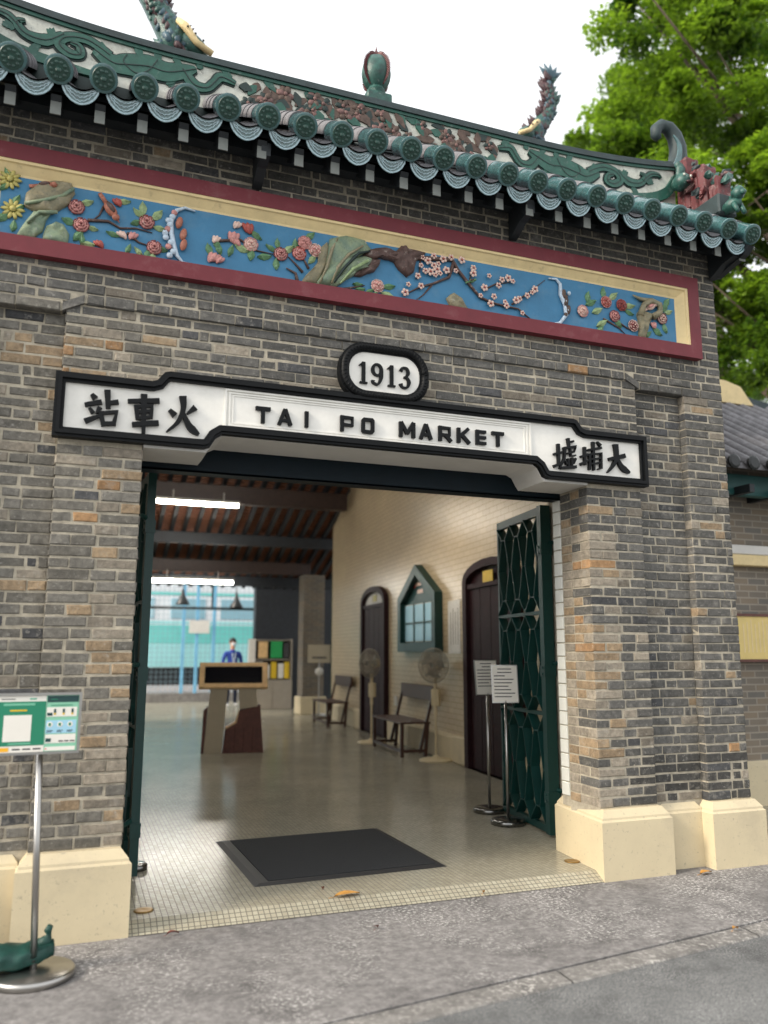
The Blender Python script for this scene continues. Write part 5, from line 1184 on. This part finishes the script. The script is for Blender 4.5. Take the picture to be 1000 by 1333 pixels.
MB().tube([(.04, .06, .12), (.06, .06, .148), (.064, .057, .165), (.058, .055, .182), (.068, .05, .205)], [.042, .022, .011, .018, .014], 9).build('tie', 'sandbag', sb, smooth=True)

# ================================================================== person
def person(x, y, z, rz):
    t = thing('person', 'person in navy top and face mask standing at the platform, hands held together', 'person', (x, y, z), rz)
    V = []; Ed = []; Rr = []
    def v(p, r): V.append(p); Rr.append(r); return len(V)-1
    def e(a, b_): Ed.append((a, b_))
    pel = v((0, 0, .98), (.165, .115)); bel = v((0, 0, 1.12), (.15, .105)); che = v((0, 0, 1.32), (.175, .115)); nk = v((0, .005, 1.50), (.06, .06)); nk2 = v((0, -.005, 1.56), (.055, .058)); hd = v((0, -.015, 1.68), (.085, .10)); ht = v((0, -.01, 1.80), (.055, .07))
    for a, b_ in ((pel, bel), (bel, che), (che, nk), (nk, nk2), (nk2, hd), (hd, ht)): e(a, b_)
    for s in (-1, 1):
        h = v((s*.095, 0, .90), (.095, .10)); kn = v((s*.105, -.015, .50), (.062, .066)); an = v((s*.11, .015, .09), (.042, .046)); toe = v((s*.125, -.13, .04), (.042, .032)); e(pel, h); e(h, kn); e(kn, an); e(an, toe)
        sh = v((s*.19, 0, 1.43), (.065, .07)); el = v((s*.27, .02, 1.16), (.048, .05)); wr = v((s*.11, -.20, 1.10), (.032, .034)); pa = v((s*.04, -.25, 1.12), (.034, .028)); e(che, sh); e(sh, el); e(el, wr); e(wr, pa)
        for q in range(4):
            f1 = v((s*(.015-.02*q*.3), -.275-.004*q, 1.145-.018*q), (.011, .011)); f2 = v((-s*(.02+.004*q), -.285, 1.15-.018*q), (.009, .009)); e(pa, f1); e(f1, f2)
        th = v((s*.03, -.255, 1.165), (.012, .012)); e(pa, th)
    me = bpy.data.meshes.new('body'); me.from_pydata(V, Ed, []); o = bpy.data.objects.new('body', me); COL.objects.link(o); o.parent = t
    sk = o.modifiers.new('skin', 'SKIN'); o.modifiers.new('sub', 'SUBSURF').levels = 1; o.modifiers['sub'].render_levels = 2
    for i, r in enumerate(Rr): me.skin_vertices[0].data[i].radius = r; me.skin_vertices[0].data[i].use_root = (i == 0)
    sk.use_smooth_shade = True
    m = bpy.data.materials.new('figure'); m.use_nodes = True; n_ = m.node_tree.nodes; l_ = m.node_tree.links
    tc = n_.new('ShaderNodeTexCoord'); sp = n_.new('ShaderNodeSeparateXYZ'); l_.new(tc.outputs['Object'], sp.inputs[0]); rp = n_.new('ShaderNodeValToRGB'); mp = n_.new('ShaderNodeMath'); mp.operation = 'DIVIDE'; mp.inputs[1].default_value = 2; l_.new(sp.outputs[2], mp.inputs[0]); l_.new(mp.outputs[0], rp.inputs[0])
    rp.color_ramp.interpolation = 'CONSTANT'; el_ = rp.color_ramp.elements; el_[0].position = 0; el_[0].color = lin(215, 215, 215); el_[1].position = .04; el_[1].color = lin(30, 38, 62)
    for p, c in ((.485, lin(34, 62, 150)), (.755, lin(205, 150, 120))): q = el_.new(p); q.color = c
    # bare hands in front of the body
    hy = n_.new('ShaderNodeMath'); hy.operation = 'LESS_THAN'; hy.inputs[1].default_value = -.205; l_.new(sp.outputs[1], hy.inputs[0]); mx = n_.new('ShaderNodeMix'); mx.data_type = 'RGBA'; l_.new(hy.outputs[0], mx.inputs[0]); l_.new(rp.outputs[0], mx.inputs[6]); mx.inputs[7].default_value = lin(205, 150, 120)
    l_.new(mx.outputs[2], n_['Principled BSDF'].inputs['Base Color']); n_['Principled BSDF'].inputs['Roughness'].default_value = .8; me.materials.append(m)
    MB().blob((0, .012, 1.745), (.098, .115, .095), 12).build('hair', 'hair', t, smooth=True)
    MB().blob((0, -.085, 1.655), (.07, .045, .05), 10).build('face_mask', 'mask_white', t, smooth=True)
    b = MB(); [b.blob((s*.033, -.108, 1.715), (.013, .008, .007), 6) for s in (-1, 1)]; b.build('eyes', 'hair', t, smooth=True)
    b = MB(); b.blob((0, -.122, 1.69), (.014, .015, .02), 6); [b.blob((s*.092, -.005, 1.695), (.012, .022, .03), 6) for s in (-1, 1)]; b.build('nose_and_ears', 'skin', t, smooth=True)
    b = MB(); b.tube([(0.0, -.112, 1.12), (-.03, -.119, 1.30), (-.045, -.10, 1.42)], .012, 6); b.tube([(0.0, -.112, 1.12), (.03, -.119, 1.30), (.045, -.10, 1.42)], .012, 6); b.build('lanyard', 'mask_white', t)
    return t
person(2.12, 17.45, FZ, math.radians(10))

# ================================================================== beyond the platform: fence and train
FN = thing('yard_fence', 'pale blue mesh fence between the platform and the train', 'fence', (0, 20.05, .3))
for x in (-2.0, 1.05, 1.45, 1.95, 3.4, 5.2): MB().bx(x, x+.09, -.045, .045, 0, 3.4).build('post', 'fence_blue', FN)
b = MB()
for i in range(64): b.bx(-3+.14*i, -3+.14*i+.010, -.005, .005, .02, 3.2)
for i in range(23): b.bx(-3, 6, .0055, .013, .05+.14*i, .06+.14*i)
stuff(b.build('wire_mesh', 'wire', FN))
NS = tag(MB().bx(-.3, .3, -.02, 0, 0, .38).build('fence_notice', 'leaflet_white'), 'white notice hung on the blue mesh fence', 'notice'); NS.location = (1.55, 19.97, 2.05)
TN = thing('train_carriage', 'white and teal railway carriage standing behind the mesh fence', 'train', (0, 22, 0))
MB().cbx(-6, 9, 0, 2.8, 1.0, 3.7, .12).build('body', 'train_white', TN)
for z0, z1, m in ((1.02, 1.75, 'train_light'), (1.75, 2.35, 'train_teal'), (2.38, 2.48, 'train_light'), (3.3, 3.4, 'train_teal')): MB().bx(-5.9, 8.9, -.012, .05, z0+.005, z1-.005).build('stripe', m, TN)
for i in range(9): MB().cbx(-5.5+i*1.6, -4.4+i*1.6, -.02, .04, 2.55, 3.2, .01).build('window', 'train_glass', TN)
MB().bx(-5.8, 8.8, .3, 2.5, .45, .99).build('underframe', 'train_dark', TN); MB().bx(-6, 9, 0, 2.8, 3.72, 3.85).build('roof', 'train_white', TN)
for x in (-4.5, -3, 5.5, 7):
    for y in (.5, 2.2): MB().lathe([(.42, 0), (.42, .1), (.3, .11)], (x, y, .46), 18, (0, 1, 0)).build('wheel', 'train_dark', TN)
GB = struct(MB().bx(-12, 16, 20.26, 27, -.01, .04).build('ballast', 'kerb_concrete'))

# ================================================================== the wing on the right
WG = thing('station_wing', 'lower brick wing with grey barrel tiled roof and green eaves beam', 'building', (0, 0, 0))
MB().bx(2.9, 9.5, 1.5, 1.8, 0, 3.4).build('wall', 'far_brick', WG)
b = MB(); b.bx(2.9, 9.5, 1.44, 1.499, 0, .42); b.extrude([(2.9, 1.44, .42), (2.9, 1.499, .42), (2.9, 1.499, .46)], (6.6, 0, 0)); b.build('plinth', 'plinth_paint', WG)
MB().cbx(2.9, 9.5, 1.40, 1.499, 2.36, 2.47, .008).build('cream_band', 'frame_cream', WG); MB().cbx(2.9, 9.5, 1.42, 1.499, 2.475, 2.57, .008).build('grey_band', 'plaster_grey', WG)
MB().cbx(3.0, 9.5, 1.20, 1.30, 3.03, 3.24, .008).build('eaves_beam', 'fascia_green', WG)
for i in range(14): MB().bx(3.2+i*.45, 3.26+i*.45, 1.0, 1.5, 2.97+.05, 3.1).build('rafter', 'eave_dark', WG)
wr_ = lambda y: 3.28+(y-.95)*.65
MB().extrude([(3.0, .95, wr_(.95)), (3.0, 3.2, wr_(3.2)), (3.0, 3.2, wr_(3.2)-.08), (3.0, .95, wr_(.95)-.05)], (6.6, 0, 0)).build('roof', 'tile_grey', WG)
b = MB(); pr = [(math.cos(q)*.065, math.sin(q)*.065) for q in np.linspace(0, PI, 9)]
b.add([(x, .92, wr_(.92)+.01+z) for x, z in pr]+[(x, 3.2, wr_(3.2)+.01+z) for x, z in pr], [(i, i+1, 10+i, 9+i) for i in range(8)]+[tuple(range(9))]); wm = b.mesh('barrel_tile', 'tile_grey', True); wm.set_sharp_from_angle(angle=math.radians(40))
ec = MB().lathe([(.07, 0), (.07, .02), (.05, .03)], (0, .90, wr_(.92)+.015), 14, (0, -1, 0)).mesh('tile_end', 'lamp_dark')
for i in range(28):
    for me_, nm in ((wm, 'barrel_tile'), (ec, 'tile_end')):
        o = bpy.data.objects.new(nm, me_); COL.objects.link(o); o.parent = WG; o.location = (3.12+i*.235, 0, 0)
b = MB(); vs = []; n = 24
for i in range(n+1):
    x = 5.6+3.9*i/n; up = .26*max(0, 1-(x-5.6)/1.1)**1.6; z = 4.72
    vs += [(x, 3.1, z), (x, 3.1, z+.08+up), (x, 3.3, z+.08+up), (x, 3.3, z)]
b.add(vs, [(4*i+k, 4*i+(k+1) % 4, 4*i+4+(k+1) % 4, 4*i+4+k) for i in range(n) for k in range(4)]+[(0,1,2,3)]); b.build('ridge', 'ridge_dark', WG)
MB().prism([(5.75, 4.72), (6.35, 4.72), (6.28, 4.80), (6.15, 4.96), (5.9, 5.02), (5.75, 5.02)], 3.06, 3.34).build('ridge_end', 'frame_cream', WG)
MB().bx(9.3, 9.5, 1.8, 5.2, 0, 3.6).build('end_wall', 'far_brick', WG)
NB = thing('wall_board', 'yellow notice board in a brown wooden frame on the wing wall', 'notice board', (0, 1.44, 0))
MB().ring(rect(4.20, 5.0, 1.41, 1.88), rect(4.225, 4.975, 1.435, 1.855), -.03, .055).build('frame', 'wood_red', NB); MB().bx(4.22, 4.98, -.015, .05, 1.43, 1.86).build('sheet', 'board_yellow', NB)
b = MB(); [b.bx(4.3+i*.05, 4.315+i*.05, -.0165, -.0152, 1.5, 1.78+.02*(i % 3)) for i in range(13)]; b.build('print', 'frame_cream', NB)

# ================================================================== roof-top fish dragons on the main ridge
MR = MB(); MR.cbx(-3.6, 3.55, 3.08, 3.32, 7.40, 7.62, .02); MR.build('main_ridge', 'ridge_dark', HALL)
def dragon(x, s, label, sc=1.0):
    t = thing('dragon_fish', label, 'roof ornament', (x, 3.2, 7.62), 0, 'fish dragons on the main ridge')
    MB().cbx(-.22, .22, -.13, .13, 0, .22, .02).build('pedestal', 'ridge_dark', t)
    random.seed(int(x*10)+40)
    pts = [(0, 0, .0), (s*.02, 0, .18), (-s*.10, 0, .38), (-s*.22, 0, .56), (-s*.28, 0, .78), (-s*.22, 0, .98), (-s*.30, 0, 1.16)]
    pts = [(p[0]*sc, p[1], p[2]*sc+.2) for p in pts]; Z0 = .2
    MB().tube(pts, [r*sc for r in (.12, .14, .12, .10, .08, .055, .02)], 10).build('body', 'bronze_green', t, smooth=True)
    b = MB(); b.blob((s*.16*sc, -.03, .14*sc+Z0), (.17*sc, .13*sc, .11*sc), 10, Euler((0, s*.5, 0)), .06); b.build('head', 'bronze_green', t, smooth=True)
    b = MB(); b.tube([(s*.03*sc, -.15, .30*sc+Z0), (s*.09*sc, -.18, .24*sc+Z0), (s*.19*sc, -.18, .11*sc+Z0), (s*.34*sc, -.16, .04*sc+Z0)], [.03*sc, .04*sc, .03*sc, .034*sc], 8); b.build('jaw', 'frame_cream', t, smooth=True)
    b = MB(); [b.blob((s*(.11+.07*i)*sc, -.235, (.205-.05*i)*sc+Z0), (.014, .012, .014), 6) for i in range(3)]; b.build('jaw_spots', 'lamp_dark', t, smooth=True)
    for side_, m in ((1, 'bronze_red'), (-1, 'bronze_green')):
        b = MB()
        for i in range(34):
            f = i/33; j = min(int(f*5.99), 5); p = Vector(pts[j]).lerp(Vector(pts[j+1]), f*5.99-j); d = Vector((s*side_*1.0, random.uniform(-.5, .5), random.uniform(.3, .9))).normalized()
            r0 = (.12-.08*f)*sc; b.tube([p+d*r0*.6, p+d*(r0+.05*sc), p+d*(r0+.10*sc)+Vector((0, 0, .03))], [.05*sc, .028*sc, .003], 5)
        b.build('fins', m, t, smooth=True)
    b = MB()
    for i in range(130):
        f = random.random()*.9; j = min(int(f*5.99), 5); p = Vector(pts[j]).lerp(Vector(pts[j+1]), f*5.99-j); a = random.uniform(PI, 2*PI); r0 = (.13-.09*f)*sc
        q = p+Vector((math.cos(a)*r0, math.sin(a)*r0, 0)); b.mi = random.randrange(4); b.blob(q, (.035*sc, .03*sc, .05*sc), 6, Euler((0, random.uniform(-.6, .6), 0)), .25)
    stuff(b.build('scales', ['bronze_green', 'ornament_blue', 'bronze_red' if s < 0 else 'bronze_green', 'bronze_red'], t, smooth=True))
    b = MB(); p = Vector(pts[-1])
    for i in range(5):
        a = PI/2+(i-2)*.45; d = Vector((math.cos(a), 0, math.sin(a))); b.tube([p-d*.05, p+d*.12*sc, p+d*.24*sc], [.03*sc, .04*sc, .004], 6)
    b.build('tail', 'ornament_blue', t, smooth=True)
dragon(-1.28, 1, 'curved fish dragon ornament with cream spotted jaw on the ridge behind', 1.2)
dragon(3.22, -1, 'reddish fish dragon ornament on the ridge behind, next to the trees', .92)

# ================================================================== trees
def tree(loc, label, blobs, nleaf, size, m, seed, trunk_r=.3, group=None, limbs=True):
    rs = np.random.RandomState(seed); t = thing('tree', label, 'tree', loc, 0, group); base = np.array(loc)
    cs = []
    for (c, r, n) in blobs:                          # leaf clumps spread through each lobe, denser near its skin
        d = rs.normal(size=(n, 3)); d /= np.linalg.norm(d, axis=1)[:, None]; rad = rs.uniform(.25, 1, n)**.45
        cs.append(np.array(c)-base+d*rad[:, None]*np.array(r)*(1+.18*rs.normal(size=(n, 1))))
    cs = np.concatenate(cs); N = len(cs); idx = rs.randint(0, N, nleaf)
    cr = rs.uniform(.28, .75, N); tone = rs.uniform(0, 1, N)
    off = rs.normal(size=(nleaf, 3)); off /= np.linalg.norm(off, axis=1)[:, None]; off *= (rs.uniform(0, 1, nleaf)**.6*cr[idx])[:, None]; off[:, 2] *= .6
    p = cs[idx]+off; a = rs.uniform(0, 2*PI, nleaf); tilt = rs.uniform(-.9, .9, nleaf)
    u = np.stack([np.cos(a)*np.cos(tilt), np.sin(a)*np.cos(tilt), np.sin(tilt)], 1); w = np.stack([-np.sin(a), np.cos(a), rs.uniform(-.5, .5, nleaf)], 1); w /= np.linalg.norm(w, axis=1)[:, None]
    L = (size*rs.uniform(.7, 1.3, nleaf))[:, None]
    V = np.stack([p-u*L*.5, p+w*L*.26-u*L*.05, p+u*L*.55, p-w*L*.26-u*L*.05], 1).reshape(-1, 3)
    me = bpy.data.meshes.new('crown'); me.vertices.add(len(V)); me.vertices.foreach_set('co', V.ravel()); me.loops.add(nleaf*4); me.loops.foreach_set('vertex_index', np.arange(nleaf*4)); me.polygons.add(nleaf); me.polygons.foreach_set('loop_start', np.arange(nleaf)*4); me.polygons.foreach_set('loop_total', np.full(nleaf, 4))
    me.update(); me.validate(); me.materials.append(M[m])
    col = np.clip(tone[idx]*.7+rs.uniform(0, .45, nleaf)-.05, 0, 1); at = me.attributes.new('bcol', 'FLOAT_COLOR', 'POINT'); at.data.foreach_set('color', np.repeat(np.stack([col, col, col, np.ones(nleaf)], 1), 4, 0).ravel())
    o = bpy.data.objects.new('crown', me); COL.objects.link(o); o.parent = t
    top = max(c[2] for c, r, n in blobs)-base[2]; b = MB(); b.tube([(0, 0, 0), (.1, .05, top*.25), (-.1, .1, top*.5), (0, 0, top*.9)], [trunk_r, trunk_r*.8, trunk_r*.6, trunk_r*.2], 10); b.build('trunk', 'bark', t, smooth=True)
    for c, r, n in blobs:
        q = Vector(c)-Vector(loc); s0 = Vector((0, 0, max(1.0, q.z*.45))); md = s0.lerp(q, .5)+Vector((0, 0, .5)); MB().tube([s0, md, q, q+Vector((r[0]*.4, -r[1]*.3, r[2]*.5))], [trunk_r*.5, trunk_r*.36, trunk_r*.2, .02], 7).build('limb', 'bark', t, smooth=True)
        for k in range(5):
            e_ = q+Vector((rs.normal()*r[0]*.5, rs.normal()*r[1]*.5, rs.normal()*r[2]*.4)); MB().tube([md.lerp(q, .6), (md+e_)/2+Vector((0, 0, .2)), e_], [trunk_r*.16, trunk_r*.1, .012], 5).build('limb', 'bark', t, smooth=True)
    return t
tree((14.0, 6.0, 0), 'large leafy green tree rising behind the gatehouse roof end', [((9.6,7.4,14.2),(1.9,1.9,1.9),46),((11.3,6.4,12.2),(2.0,2.0,1.8),44),((8.6,8.3,11.6),(1.3,1.3,1.0),20),((10.2,6.6,10.3),(1.7,1.7,1.2),30),((11.0,6.2,8.3),(1.3,1.3,.9),18),((9.0,8.0,9.6),(1.5,1.5,.8),18),((10.6,6.9,6.6),(1.6,1.6,1.3),24),((10.2,7.4,8.2),(1.5,1.5,1.0),20),((12.2,5.6,10.2),(1.6,1.6,1.4),24)], 125000, .135, 'leaf_bright', 3, .32, 'trees behind the station')
tree((23, 17.5, 0), 'distant tree in haze-paled green seen past the gatehouse corner above the wing roof', [((19.5,17,12.5),(3.5,3,3.2),40),((22,17.5,9.0),(4,3,3),40),((17.8,17.5,8.6),(2.6,2.6,2.6),26)], 24000, .26, 'leaf_far_haze', 9, .4, 'trees behind the station')
tree((15.0, 12.5, 0), 'leafy green tree standing behind the fish dragon at the roof end', [((12.6,12.8,16.4),(1.9,1.9,1.6),30),((14.6,12.2,18.8),(2.6,2.6,2.2),40),((11.9,13.2,13.6),(1.8,1.8,1.2),24)], 34000, .17, 'leaf_bright', 5, .35, 'trees behind the station')
